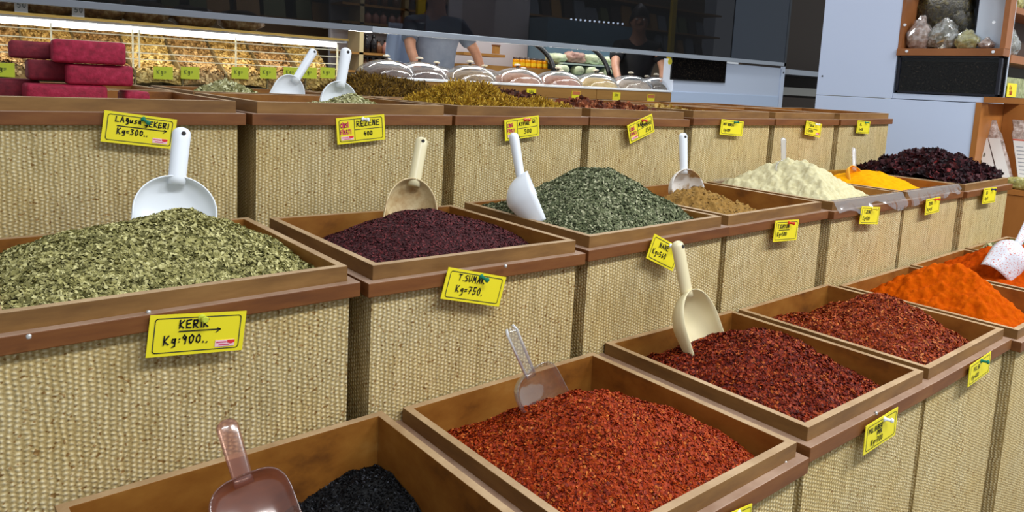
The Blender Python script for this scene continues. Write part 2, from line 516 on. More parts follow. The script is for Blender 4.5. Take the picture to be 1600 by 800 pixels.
def heap(name, box, hf, basemat, label, cat, flake=None, n=0, size=(0.004, 0.002), tilt=0.7, curl=0.0, rough=(60, 0.002), res=90, seg=1, seed=1, lift=0.3, zmin=None, group=None, lim=(0.012, 0.75)):
    """heap of loose stuff filling a tray: ground surface plus separate flakes lying on it"""
    x0, x1, y0, y1 = box[:4]
    if len(box) == 5:
        free = hf

        def hf(x, y):
            # loose stuff cannot stand higher than the walls that hold it
            d = np.minimum(np.minimum(x - x0, x1 - x), np.minimum((y - y0) * 1.0, y1 - y))
            zl = box[4] - lim[0] + lim[1] * np.maximum(d, 0)
            z = free(x, y)
            k = 0.012
            q = np.clip(0.5 + 0.5 * (zl - z) / k, 0, 1)
            return zl * (1 - q) + z * q - k * q * (1 - q)
    g = np.random.default_rng(seed)
    xs = np.linspace(x0, x1, res); ys = np.linspace(y0, y1, res)
    X, Y = np.meshgrid(xs, ys)
    NZ = fbm(X, Y, rough[0], seed) * rough[1]
    Z = hf(X, Y) + NZ
    if zmin is not None: Z = np.maximum(Z, zmin)
    cx, cy = (x0 + x1) / 2, (y0 + y1) / 2
    cz = float(Z.min())
    mb = MB()
    vs = np.stack([X - cx, Y - cy, Z - cz], -1).reshape(-1, 3)
    idx = np.arange(res * res).reshape(res, res)
    fs = np.stack([idx[:-1, :-1], idx[:-1, 1:], idx[1:, 1:], idx[1:, :-1]], -1).reshape(-1, 4)
    V = [vs]; F = [fs]; MI = [np.zeros(len(fs), int)]
    nv = len(vs)
    if n:
        px = g.uniform(x0 + 0.001, x1 - 0.001, n); py = g.uniform(y0 + 0.001, y1 - 0.001, n)
        fx = (px - x0) / (x1 - x0) * (res - 1); fy = (py - y0) / (y1 - y0) * (res - 1)
        ix = np.clip(fx.astype(int), 0, res - 2); iy = np.clip(fy.astype(int), 0, res - 2)
        tx, ty = fx - ix, fy - iy
        pz = Z[iy, ix] * (1 - tx) * (1 - ty) + Z[iy, ix + 1] * tx * (1 - ty) + Z[iy + 1, ix] * (1 - tx) * ty + Z[iy + 1, ix + 1] * tx * ty
        e = 0.006
        gx = (hf(px + e, py) - hf(px - e, py)) / (2 * e); gy = (hf(px, py + e) - hf(px, py - e)) / (2 * e)
        nm = np.stack([-gx, -gy, np.ones(n)], -1) + g.normal(0, tilt, (n, 3)) * np.array([1, 1, 0.25])
        nm /= np.linalg.norm(nm, axis=1, keepdims=True)
        rd = g.normal(0, 1, (n, 3))
        a = np.cross(nm, rd); a /= np.linalg.norm(a, axis=1, keepdims=True)
        b = np.cross(nm, a)
        sc = g.uniform(0.6, 1.35, (n, 1))
        a = a * sc * size[0] / 2; b = b * sc * size[1] / 2
        c = np.stack([px - cx, py - cy, pz - cz], -1) + nm * size[1] * lift + np.array([0, 0, 1]) * g.uniform(0, size[1] * 0.6, (n, 1))
        cols = []
        for i in range(seg + 1):
            s = -1 + 2 * i / seg
            bend = nm * (curl * size[0] * (s * s - 0.4)) * sc
            cols.append(c + a * s + bend - b); cols.append(c + a * s + bend + b)
        fv = np.stack(cols, 1).reshape(-1, 3)
        st = 2 * (seg + 1)
        base = nv + np.arange(n)[:, None] * st
        ff = []
        for i in range(seg): ff.append(np.stack([base[:, 0] + 2 * i, base[:, 0] + 2 * i + 2, base[:, 0] + 2 * i + 3, base[:, 0] + 2 * i + 1], -1))
        ff = np.concatenate(ff)
        V.append(fv); F.append(ff); MI.append(np.ones(len(ff), int))
    V = np.concatenate(V); F = np.concatenate(F); MI = np.concatenate(MI)
    me = bpy.data.meshes.new(name)
    me.vertices.add(len(V)); me.vertices.foreach_set('co', V.astype(np.float32).ravel())
    me.loops.add(len(F) * 4); me.loops.foreach_set('vertex_index', F.astype(np.int32).ravel())
    me.polygons.add(len(F)); me.polygons.foreach_set('loop_start', (np.arange(len(F)) * 4).astype(np.int32))
    me.polygons.foreach_set('loop_total', np.full(len(F), 4, np.int32))
    me.materials.append(basemat)
    if flake is not None: me.materials.append(flake)
    me.polygons.foreach_set('material_index', MI.astype(np.int32))
    me.polygons.foreach_set('use_smooth', (MI == 0))
    me.update(calc_edges=True)
    o = bpy.data.objects.new(name, me)
    o.location = (cx, cy, cz)
    COL.objects.link(o)
    return setp(o, label, cat, group, 'stuff')


def tray_box(r, k, g=0.0008):
    a, b, c, d, z = inner(r, k)
    return (a + g, b - g, c + g, d - g, z)


D1 = island('oregano_flakes', [(0.0, s2l(92, 88, 48)), (0.3, s2l(136, 130, 76)), (0.6, s2l(166, 158, 98)), (0.9, s2l(204, 196, 138))], 0.8)
B1 = noisy('oregano_ground', [(0.3, s2l(78, 76, 38)), (0.7, s2l(138, 134, 72))], 160, 0.9, 0.8)
heap('oregano_heap', tray_box(2, 0), cones([(0.235, 0.20, 0.922, 0.55, 0.05), (0.16, 0.19, 0.910, 0.42, 0.05), (0.06, 0.17, 0.872, 0.40, 0.05), (0.37, 0.10, 0.856, 0.5, 0.03)], 0.80), B1,
     'broad heap of olive green dried oregano in the nearest middle crate', 'herb', D1, 26000, (0.0062, 0.0030), 0.75, 0.1, (26, 0.006), 100, 1, 3)
D2 = island('sumac_grains', [(0.0, s2l(46, 14, 18)), (0.6, s2l(78, 26, 30)), (0.95, s2l(112, 44, 46))], 0.75)
B2 = noisy('sumac_ground', [(0.3, s2l(42, 12, 17)), (0.7, s2l(76, 26, 30))], 260, 0.9, 0.8)
heap('sumac_heap', tray_box(2, 1), cones([(0.632, 0.19, 0.897, 0.46, 0.05), (0.70, 0.19, 0.878, 0.44, 0.05)], 0.79), B2,
     'low heap of dark purple ground sumac with the cream scoop', 'spice', D2, 20000, (0.0028, 0.0022), 0.7, 0, (30, 0.003), 90, 1, 4)
D3 = island('mint_flakes', [(0.0, s2l(60, 68, 42)), (0.35, s2l(92, 98, 66)), (0.7, s2l(122, 126, 90)), (0.97, s2l(178, 176, 142))], 0.8)
B3 = noisy('mint_ground', [(0.3, s2l(54, 60, 38)), (0.7, s2l(94, 98, 66))], 200, 0.9, 0.8)
heap('mint_heap', tray_box(2, 2), cones([(1.05, 0.19, 0.955, 0.62, 0.05), (0.91, 0.24, 0.888, 0.40, 0.05)], 0.79), B3,
     'tall heap of grey-green dried mint with a white scoop', 'herb', D3, 22000, (0.0055, 0.0030), 0.8, 0.1, (26, 0.006), 90, 1, 5)
D4 = island('brown_crumbs', [(0.0, s2l(128, 96, 48)), (0.9, s2l(166, 130, 74))], 0.9)
B4 = noisy('brown_powder', [(0.3, s2l(132, 98, 48)), (0.7, s2l(164, 126, 70))], 120, 0.95, 0.9, 8, 0.003, spec=0.04)
heap('ground_spice_heap', tray_box(2, 3), cones([(1.365, 0.17, 0.899, 0.50, 0.02), (1.45, 0.17, 0.868, 0.40, 0.03), (1.55, 0.16, 0.835, 0.40, 0.03)], 0.785), B4,
     'small heap of light brown ground spice in front of a white scoop', 'spice', D4, 2500, (0.004, 0.003), 0.8, 0, (45, 0.010), 110, 1, 6)
B5 = noisy('cream_powder', [(0.3, s2l(196, 184, 140)), (0.7, s2l(214, 206, 168))], 90, 0.95, 0.8, 8, 0.003, spec=0.04)
heap('cream_powder_heap', tray_box(2, 4), cones([(1.80, 0.19, 0.955, 0.58, 0.05), (1.75, 0.20, 0.945, 0.58, 0.03)], 0.80), B5,
     'pale cream heap of fine powder in the film-lined crate', 'spice', None, 0, rough=(34, 0.009), res=120, seed=7)
B6 = noisy('turmeric_powder', [(0.3, s2l(222, 146, 4)), (0.7, s2l(236, 166, 10))], 90, 0.95, 0.5, 8, 0.002, spec=0.04)
heap('turmeric_heap', tray_box(2, 5), cones([(2.25, 0.18, 0.905, 0.40, 0.04), (2.15, 0.24, 0.875, 0.35, 0.03)], 0.80), B6,
     'bright yellow turmeric powder heap in the middle row', 'spice', None, 0, rough=(22, 0.004), res=90, seed=8)
D7 = island('hibiscus_petals', [(0.0, s2l(26, 12, 16)), (0.6, s2l(54, 22, 28)), (0.95, s2l(78, 30, 34)), (0.985, s2l(130, 40, 38))], 0.6)
B7 = noisy('hibiscus_ground', [(0.3, s2l(22, 10, 14)), (0.7, s2l(46, 20, 26))], 60, 0.8, 1.0)
heap('hibiscus_heap', tray_box(2, 6), cones([(2.70, 0.17, 0.945, 0.22, 0.08), (2.60, 0.20, 0.93, 0.25, 0.05), (2.82, 0.12, 0.92, 0.3, 0.06)], 0.82), B7,
     'dark maroon heap of curled dried hibiscus petals', 'petals', D7, 2600, (0.022, 0.011), 0.9, 0.35, (22, 0.02), 60, 3, 9, 0.5, lim=(0.0, 0.5))

CH_STOPS = [(0.0, s2l(92, 20, 3)), (0.3, s2l(150, 44, 4)), (0.85, s2l(174, 64, 7)), (0.995, s2l(200, 112, 44))]
DR1 = island('orange_pepper_flakes', CH_STOPS, 0.6, 0.2)
BR1 = noisy('orange_pepper_ground', [(0.3, s2l(112, 26, 8)), (0.7, s2l(176, 58, 18))], 240, 0.8, 0.8)
heap('pepper_flake_heap', tray_box(1, 1), cones([(0.645, -0.235, 0.722, 0.66, 0.05), (0.57, -0.22, 0.684, 0.48, 0.05), (0.70, -0.26, 0.698, 0.62, 0.05)], 0.555), BR1,
     'big heap of orange-red pepper flakes in the front crate with the clear scoop', 'spice', DR1, 42000, (0.0038, 0.0024), 0.8, 0, (26, 0.006), 110, 1, 11)
DR2 = island('dark_pepper_flakes', [(0.0, s2l(66, 14, 3)), (0.4, s2l(116, 29, 4)), (0.85, s2l(148, 48, 7)), (0.985, s2l(190, 98, 40))], 0.6, 0.2)
BR2 = noisy('dark_pepper_ground', [(0.3, s2l(66, 12, 7)), (0.7, s2l(128, 30, 12))], 240, 0.8, 0.8)
heap('pepper_flake_heap', tray_box(1, 2), cones([(1.06, -0.21, 0.722, 0.60, 0.05), (0.97, -0.18, 0.682, 0.42, 0.05), (1.14, -0.26, 0.672, 0.55, 0.05)], 0.56), BR2,
     'heap of dark crimson pepper flakes below the cream scoop', 'spice', DR2, 30000, (0.0045, 0.0028), 0.85, 0.1, (24, 0.009), 100, 1, 12)
DR3 = island('brown_pepper_flakes', [(0.0, s2l(90, 24, 3)), (0.4, s2l(138, 46, 5)), (0.85, s2l(164, 66, 12)), (0.985, s2l(200, 120, 60))], 0.6, 0.2)
BR3 = noisy('brown_pepper_ground', [(0.3, s2l(92, 20, 7)), (0.7, s2l(154, 48, 16))], 240, 0.8, 0.8)
heap('pepper_flake_heap', tray_box(1, 3), cones([(1.49, -0.22, 0.722, 0.68, 0.05), (1.40, -0.16, 0.678, 0.40, 0.04), (1.56, -0.27, 0.665, 0.55, 0.05)], 0.56), BR3,
     'heap of brownish red pepper flakes without a scoop, lowest row', 'spice', DR3, 22000, (0.0045, 0.003), 0.85, 0.1, (24, 0.008), 90, 1, 13)
BR4 = noisy('orange_powder', [(0.3, s2l(172, 64, 0)), (0.7, s2l(194, 84, 2))], 80, 0.95, 0.9, 8, 0.003, spec=0.04)
heap('paprika_heap', tray_box(1, 4), cones([(1.845, -0.21, 0.757, 0.80, 0.025), (1.80, -0.20, 0.680, 0.62, 0.03), (1.90, -0.25, 0.680, 0.62, 0.03), (2.07, -0.29, 0.612, 0.6, 0.015)], 0.555), BR4,
     'steep cone of orange paprika powder left of the speckled white scoop', 'spice', None, 0, rough=(40, 0.011), res=120, seed=14)
BR5 = noisy('red_orange_powder', [(0.3, s2l(164, 54, 0)), (0.7, s2l(184, 72, 2))], 80, 0.95, 0.9, 8, 0.003, spec=0.04)
heap('paprika_heap', tray_box(1, 5), cones([(2.46, -0.22, 0.745, 0.60, 0.05), (2.30, -0.22, 0.662, 0.34, 0.04)], 0.57), BR5,
     'red-orange paprika powder around the speckled white scoop', 'spice', None, 0, rough=(36, 0.008), res=90, seed=15)
D8 = island('pale_herb_flakes', [(0.0, s2l(120, 122, 84)), (0.9, s2l(206, 204, 160))], 0.8)
B8 = noisy('pale_herb_ground', [(0.3, s2l(96, 100, 66)), (0.7, s2l(160, 160, 112))], 120, 0.9, 0.8)
heap('herb_heap', tray_box(1, 6), cones([(2.75, -0.2, 0.70, 0.35, 0.06)], 0.6), B8, 'pale green herb heap past the orange powders at the right edge', 'herb', D8, 1500, (0.018, 0.008), 0.8, 0.2, (22, 0.01), 50, 2, 16)
D0 = island('black_seeds', [(0.0, s2l(4, 4, 6)), (0.85, s2l(12, 13, 16)), (0.99, s2l(70, 72, 80))], 0.55, 0.15)
B0 = noisy('black_seed_ground', [(0.3, s2l(4, 4, 6)), (0.7, s2l(10, 11, 14))], 300, 0.7, 0.8)
heap('black_seed_heap', tray_box(1, 0), cones([(0.43, -0.04, 0.600, 0.30, 0.03), (0.42, -0.20, 0.580, 0.25, 0.06)], 0.50), B0, 'shallow layer of black seeds in the front crate with the rosy scoop', 'spice', D0, 26000, (0.0032, 0.0018), 0.7, 0, (22, 0.006), 80, 1, 17)

# upper row
D9 = island('fennel_seeds', [(0.0, s2l(128, 124, 76)), (0.6, s2l(176, 172, 118)), (0.95, s2l(222, 218, 176))], 0.7)
B9 = noisy('fennel_ground', [(0.3, s2l(112, 108, 66)), (0.7, s2l(168, 162, 112))], 150, 0.9, 0.8)
heap('fennel_heap', tray_box(3, 1), cones([(0.655, 0.52, 1.079, 0.45, 0.015), (0.60, 0.53, 1.062, 0.3, 0.02)], 1.018), B9, 'pale green fennel seeds at the foot of the upright white scoop', 'spice', D9, 9000, (0.007, 0.0028), 0.7, 0, (30, 0.003), 60, 1, 21)
DS = island('golden_petals', [(0.0, s2l(120, 84, 14)), (0.4, s2l(166, 126, 26)), (0.8, s2l(196, 158, 44)), (0.97, s2l(226, 190, 80))], 0.8)
BS = noisy('golden_ground', [(0.3, s2l(96, 66, 12)), (0.7, s2l(160, 118, 26))], 60, 0.9, 1.0)
heap('golden_petal_heap', tray_box(3, 2), cones([(1.0, 0.60, 1.112, 0.55, 0.05), (0.94, 0.60, 1.085, 0.5, 0.04), (1.11, 0.55, 1.073, 0.4, 0.04), (1.18, 0.53, 1.073, 0.4, 0.03)], 1.02), BS,
     'shaggy heap of golden yellow dried petals in the upper row', 'petals', DS, 12000, (0.018, 0.0020), 0.95, 0.4, (26, 0.016), 70, 3, 22, 1.5)
DP = island('peel_chips', [(0.0, s2l(72, 34, 22)), (0.5, s2l(128, 66, 40)), (0.9, s2l(172, 98, 60)), (0.98, s2l(204, 140, 96))], 0.7)
BP = noisy('peel_ground', [(0.3, s2l(66, 30, 18)), (0.7, s2l(118, 60, 36))], 60, 0.9, 1.0)
heap('dried_peel_heap', tray_box(3, 3), cones([(1.40, 0.60, 1.071, 0.35, 0.05), (1.31, 0.56, 1.060, 0.3, 0.04), (1.53, 0.58, 1.064, 0.3, 0.03)], 1.02), BP,
     'reddish brown curled dried peel in the upper row', 'spice', DP, 2000, (0.019, 0.010), 0.9, 0.35, (24, 0.012), 50, 3, 23, 0.5)
DY = island('yellow_crumbs', [(0.0, s2l(150, 118, 56)), (0.9, s2l(206, 172, 96))], 0.8)
BY = noisy('yellow_crumb_ground', [(0.3, s2l(140, 108, 52)), (0.7, s2l(186, 150, 80))], 80, 0.9, 1.0)
heap('yellow_chip_heap', tray_box(3, 4), cones([(1.83, 0.68, 1.060, 0.2, 0.05)], 1.02), BY, 'thin layer of yellow chips in the upper row beyond the brown peel', 'spice', DY, 500, (0.024, 0.010), 0.8, 0.2, (24, 0.006), 40, 2, 24)
# back row
heap('seed_heap', tray_box(4, 1), cones([(0.57, 1.02, 1.09, 0.5, 0.015)], 1.018), B9, 'little mound of grey-green seeds behind the upper row rim', 'spice', D9, 4000, (0.008, 0.004), 0.8, 0, (24, 0.005), 50, 1, 25)
DO = island('olive_petals', [(0.0, s2l(70, 48, 12)), (0.5, s2l(110, 80, 22)), (0.95, s2l(156, 120, 40))], 0.8)
BO = noisy('olive_ground', [(0.3, s2l(56, 38, 10)), (0.7, s2l(104, 74, 20))], 60, 0.9, 1.0)
heap('olive_petal_heap', tray_box(4, 2), cones([(0.96, 1.05, 1.112, 0.30, 0.07), (1.08, 1.03, 1.098, 0.3, 0.05)], 1.02), BO,
     'dark olive shaggy heap of dried petals in the back row', 'petals', DO, 9000, (0.020, 0.0022), 0.95, 0.4, (26, 0.016), 60, 3, 26, 1.5)
DK = island('dark_peel_chips', [(0.0, s2l(46, 24, 18)), (0.6, s2l(88, 46, 32)), (0.95, s2l(130, 76, 52))], 0.7)
BK = noisy('dark_peel_ground', [(0.3, s2l(42, 20, 14)), (0.7, s2l(80, 42, 28))], 60, 0.9, 1.0)
heap('dried_peel_heap', tray_box(4, 3), cones([(1.45, 1.02, 1.077, 0.3, 0.06)], 1.02), BK, 'darker brown dried peel behind the golden petals', 'spice', DK, 1200, (0.022, 0.012), 0.9, 0.35, (24, 0.012), 50, 3, 27, 0.5)


# ------------------------------------------------------------------ scoops
def scoop(T, Nk, face, Wd, Lb, dp, mat, label, t0=0.5, flare=1.0, hr=(0.0115, 0.0145), flat=0.8, hole=True, sq=2.0, inner_mat=None, speck=None, gap=0.0014, name='scoop', glint_ribs=False):
    T, Nk, Fv = Vector(T), Vector(Nk), Vector(face)
    z = (T - Nk).normalized()
    Lh = (T - Nk).length
    y = -(Fv - z * Fv.dot(z)).normalized()
    x = y.cross(z).normalized()
    root = thing(name, Nk, label, 'scoop')
    Mx = Matrix((x, y, z)).transposed()
    root.rotation_euler = Mx.to_euler()
    rows = []
    nr, na = 26, 25
    for i in range(nr):
        q = i / (nr - 1)
        t = q ** 1.5 if q < 1 else 1
        s = 1.0 if t >= t0 else (1 - (1 - t / t0) ** sq) ** (1 / sq)
        w = Wd * max(s, 0.02) * (1 + (flare - 1) * max(0, (t - t0) / (1 - t0)))
        d = dp * max(s, 0.05) * (1 - 0.35 * max(0, (t - t0) / (1 - t0)))
        rr = []
        for j in range(na):
            a = -PI / 2 + PI * j / (na - 1)
            ca, sa = math.cos(a), math.sin(a)
            rr.append((w * math.copysign(abs(sa) ** 0.85, sa), d * ca ** 0.8 if ca > 1e-6 else 0.0, 0.006 - Lb * t))
        rows.append(rr)
    bm = MB().grid(rows)
    bo = bm.build('bowl', [mat] if inner_mat is None else [inner_mat], root, smooth=True, solid=gap * 1.3)
    pts, rad = [], []
    for i in range(9):
        q = i / 8
        pts.append((0, dp * 0.30 * (1 - q), -0.004 + Lh * q)); rad.append(hr[0] + (hr[1] - hr[0]) * q)
    e = hr[1]
    for q in (0.35, 0.65, 0.85, 0.97):
        pts.append((0, 0, -0.004 + Lh + e * q * 0.8)); rad.append(e * math.sqrt(1 - q * q))
    hdl = MB().tube(pts, rad, 16, flat=flat, up=(0, 1, 0)).build('handle', mat, root, smooth=True)
    if glint_ribs:  # whitish tubes standing in for bright highlights along the clear handle's edges
        rm = MB()
        for sx in (-1, 1):
            rm.tube([(sx * hr[0] * .9, dp * .30, 0.0), (sx * hr[1] * .92, 0, Lh * .97), (sx * hr[1] * .6, 0, Lh + e * .62)], .0021, 8)
        rm.build('highlight_rib', plain('highlight_clear_edge', (0.9, 0.9, 0.92), 0.08, 0, 0, 0.8, 0.55), hdl, smooth=True)
    if hole:
        MB().tube([(0, -e * flat - 0.0006, Lh - 0.006), (0, e * flat + 0.0006, Lh - 0.006)], 0.0032, 12).build('hang_hole', HOLE, hdl, smooth=False)
    return root


DUSTY = noisy('dusty_cream_plastic', [(0.35, s2l(170, 132, 82)), (0.55, s2l(218, 196, 150)), (0.8, s2l(230, 216, 178))], 22, 0.4, 0.0)
SPECK = noisy('paprika_specked_white', [(0.37, s2l(196, 84, 50)), (0.42, s2l(204, 206, 214)), (0.8, s2l(210, 213, 222))], 260, 0.4, 0.0, 2)
TURMP = noisy('turmeric_coated_plastic', [(0.3, s2l(232, 150, 20)), (0.7, s2l(246, 180, 50))], 40, 0.6, 0.1)
scoop(U(284, 206, y=.315), U(279, 281, y=.285), (0.0, -1, 0.12), 0.0575, 0.125, 0.030, WHITEP, 'white plastic scoop standing in the olive green oregano', 0.42, 1.0, (0.0125, 0.0135))
scoop(U(659, 219, y=.30), U(650, 284, y=.265), (-0.30, -1, 0.18), 0.047, 0.125, 0.040, CREAMP, 'cream plastic scoop standing in the dark purple sumac', 0.5, 1.05, (0.0115, 0.012), inner_mat=DUSTY)
scoop(U(802, 212, y=.25), U(826, 272, y=.22), (0.78, -0.64, 0.4), 0.046, 0.10, 0.060, WHITEP, 'white scoop resting on its back in the grey-green mint', 0.5, 1.0, (0.0105, 0.0125))
scoop(U(1067, 211, y=.30), U(1073, 268, y=.275), (-0.25, -1, 0.10), 0.050, 0.10, 0.040, WHITEP, 'white scoop dusted inside, standing behind the light brown ground spice', 0.55, 1.0, (0.0105, 0.012), inner_mat=noisy('dusted_white', [(0.42, s2l(168, 128, 74)), (0.5, s2l(228, 222, 214)), (0.8, s2l(238, 238, 240))], 16, 0.5, 0))
scoop(U(1224, 217, y=.24), U(1227, 254, y=.22), (-0.2, -1, 0.25), 0.034, 0.08, 0.02, FROSTP, 'frosted scoop buried to its neck in the cream powder', 0.3, 1.0, (0.009, 0.010), flat=0.4, hole=False)
scoop(U(1334, 232, y=.24), U(1338, 263, y=.21), (-0.2, -1, 0.3), 0.036, 0.07, 0.025, FROSTP, 'small clear-handled scoop coated with yellow turmeric', 0.4, 1.0, (0.009, 0.0095), flat=0.45, hole=False, inner_mat=TURMP)
scoop(U(1058, 382, y=-.05), U(1083, 458, y=-.085), (0.12, -1, 0.3), 0.056, 0.14, 0.046, CREAMP, 'cream plastic scoop standing in the dark crimson pepper flakes', 0.45, 1.02, (0.0125, 0.0135))
scoop(U(799, 517, y=-.09), U(834, 585, y=-.115), (0.0, -1, 0.35), 0.041, 0.11, 0.026, CLEARP, 'clear plastic scoop stuck in the orange-red pepper flakes', 0.3, 1.0, (0.0085, 0.010), flat=0.45, sq=3.0, hole=False, glint_ribs=True)
scoop(U(354, 663, y=-.08), U(384, 750, y=-.12), (0.12, -1, 0.45), 0.044, 0.125, 0.022, ROSEP, 'rosy translucent flat scoop in the crate of black seeds', 0.32, 1.0, (0.011, 0.0125), flat=0.32, sq=3.2, hole=False)
scoop(U(1612, 338, y=-.20), U(1583, 384, y=-.19), (0.35, 0.85, -0.45), 0.048, 0.13, 0.050, SPECK, 'white scoop speckled with paprika, bowl turned down', 0.5, 1.0, (0.0105, 0.012))
scoop(U(541, 79, y=.62), U(535, 132, y=.60), (0.02, -1, 0.1), 0.043, 0.09, 0.030, WHITEP, 'upright white scoop standing in the pale green fennel seeds', 0.55, 1.0, (0.0105, 0.0125))
scoop(U(490, 80, y=1.04), U(464, 125, y=1.0), (0.05, -1, 0.1), 0.043, 0.09, 0.030, WHITEP, 'white scoop leaning to the right behind the upper row', 0.55, 1.0, (0.0105, 0.0115))

# ------------------------------------------------------------------ price cards
GLY = {
    'A': ['0,0 .3,1 .6,0', '.12,.38 .48,.38'], 'B': ['0,0 0,1 .45,.95 .45,.6 0,.5 .5,.4 .5,.05 0,0'], 'C': ['.55,.85 .3,1 .05,.7 .05,.3 .3,0 .55,.15'],
    'E': ['.5,1 0,.95 0,0 .5,0', '0,.5 .4,.52'], 'F': ['.5,1 0,.97 0,0', '0,.5 .4,.52'], 'G': ['.5,.9 .2,1 0,.6 .1,.1 .4,0 .5,.4 .3,.42'], 'I': ['.1,0 .1,1'],
    'i': ['.1,0 .1,.62', '.1,.9 .1,.98'], 'K': ['0,0 0,1', '.5,1 .02,.45 .5,0'], 'L': ['.05,1 0,0 .5,.03'], 'M': ['0,0 .08,1 .32,.4 .56,1 .64,0'],
    'N': ['0,0 .05,1 .45,0 .5,1'], 'O': ['.28,1 .02,.6 .1,.1 .3,0 .52,.4 .46,.85 .28,1'], 'P': ['0,0 0,1 .45,.9 .4,.5 0,.45'], 'R': ['0,0 0,1 .45,.9 .4,.52 0,.48 .5,0'],
    'S': ['.5,.9 .2,1 .05,.72 .45,.4 .4,.05 0,.08'], 'T': ['0,1 .6,.97', '.3,.98 .27,0'], 'U': ['0,1 .04,.15 .25,0 .46,.2 .5,1'], 'Y': ['0,1 .25,.5 .5,1', '.25,.5 .22,0'],
    'Z': ['0,1 .5,.95 0,.03 .52,0'], 'D': ['0,0 0,1 .4,.85 .5,.4 .3,.05 0,0'], 'g': ['.42,.6 .12,.62 .05,.3 .3,.2 .42,.6 .4,-.2 .1,-.28'],
    's': ['.4,.6 .1,.55 .1,.38 .38,.26 .35,.02 .02,.04'], 'a': ['.4,.55 .1,.55 .05,.1 .3,.05 .4,.55 .44,0'], 'u': ['0,.6 .05,.05 .3,.05 .4,.6 .42,0'],
    '0': ['.25,1 .04,.7 .06,.2 .25,0 .46,.3 .44,.8 .25,1'], '2': ['.03,.8 .25,1 .45,.75 .02,0 .5,.02'], '3': ['.05,.95 .45,.95 .2,.6 .45,.35 .3,.02 0,.08'],
    '4': ['.2,1 .02,.4 .5,.42', '.36,.7 .34,0'], '5': ['.5,1 .1,.97 .06,.55 .4,.52 .45,.15 .2,0 0,.08'], '6': ['.4,1 .08,.5 .1,.08 .38,.06 .42,.4 .1,.42'],
    '7': ['0,1 .5,.97 .2,0', '.12,.5 .42,.52'], '9': ['.45,.8 .2,1 .05,.7 .25,.5 .45,.75 .38,0'], '=': ['0,.3 .35,.33', '0,.6 .35,.63'], ':': ['.1,.2 .1,.28', '.1,.6 .1,.68'],
    '.': ['.06,0 .06,.06'], '>': ['-1,.0 0,0'], '-': ['0,.4 .3,.4']}
GLY['\u015e'] = GLY['S'] + ['.22,-.05 .3,-.18 .14,-.26']
GLY['\u011f'] = GLY['g'] + ['.1,.85 .25,.74 .4,.85']
GLY['\u0130'] = GLY['I'] + ['.1,1.2 .1,1.28']


def stroke(mb, pts, wd, mi, yoff):
    for (ax, ay), (bx, by) in zip(pts, pts[1:]):
        dx, dy = bx - ax, by - ay
        l = math.hypot(dx, dy) or 1e-6
        nx, ny = -dy / l * wd / 2, dx / l * wd / 2
        ex, ey = dx / l * wd * 0.4, dy / l * wd * 0.4
        mb.add([(ax - ex + nx, yoff, ay - ey + ny), (ax - ex - nx, yoff, ay - ey - ny), (bx + ex - nx, yoff, by + ey - ny), (bx + ex + nx, yoff, by + ey + ny)], [(0, 1, 2, 3)], mi)


def write(mb, s, x, z, h, wd, mi, yoff, jit=0.06, sp=0.34, asp=1.0):
    g = random.Random(s)
    for ch in s:
        if ch == ' ':
            x += h * 0.4 * asp; continue
        gl = GLY.get(ch)
        if gl is None: continue
        mw = 0
        for st in gl:
            pts = []
            for q in st.split():
                a, b = map(float, q.split(','))
                mw = max(mw, a)
                pts.append((x + (a * asp + g.uniform(-jit, jit) * 0.6) * h, z + (b + g.uniform(-jit, jit)) * h))
            stroke(mb, pts, wd, mi, yoff)
        x += (mw * asp + sp * asp) * h
    return x


def rrect(mb, x0, x1, z0, z1, r, wd, mi, yoff):
    pts = []
    for cx, cz, a in ((x1 - r, z1 - r, 0), (x0 + r, z1 - r, 90), (x0 + r, z0 + r, 180), (x1 - r, z0 + r, 270)):
        for k in range(5):
            t = math.radians(a + k * 22.5)
            pts.append((cx + r * math.cos(t), cz + r * math.sin(t)))
    pts.append(pts[0])
    stroke(mb, pts, wd, mi, yoff)


PIN = {k: plain('pin_' + k, c, 0.25) for k, c in dict(green=s2l(16, 120, 96), lime=s2l(190, 200, 60), white=s2l(232, 236, 244), red=s2l(220, 58, 34), navy=s2l(40, 50, 90), yellow=s2l(230, 214, 70)).items()}


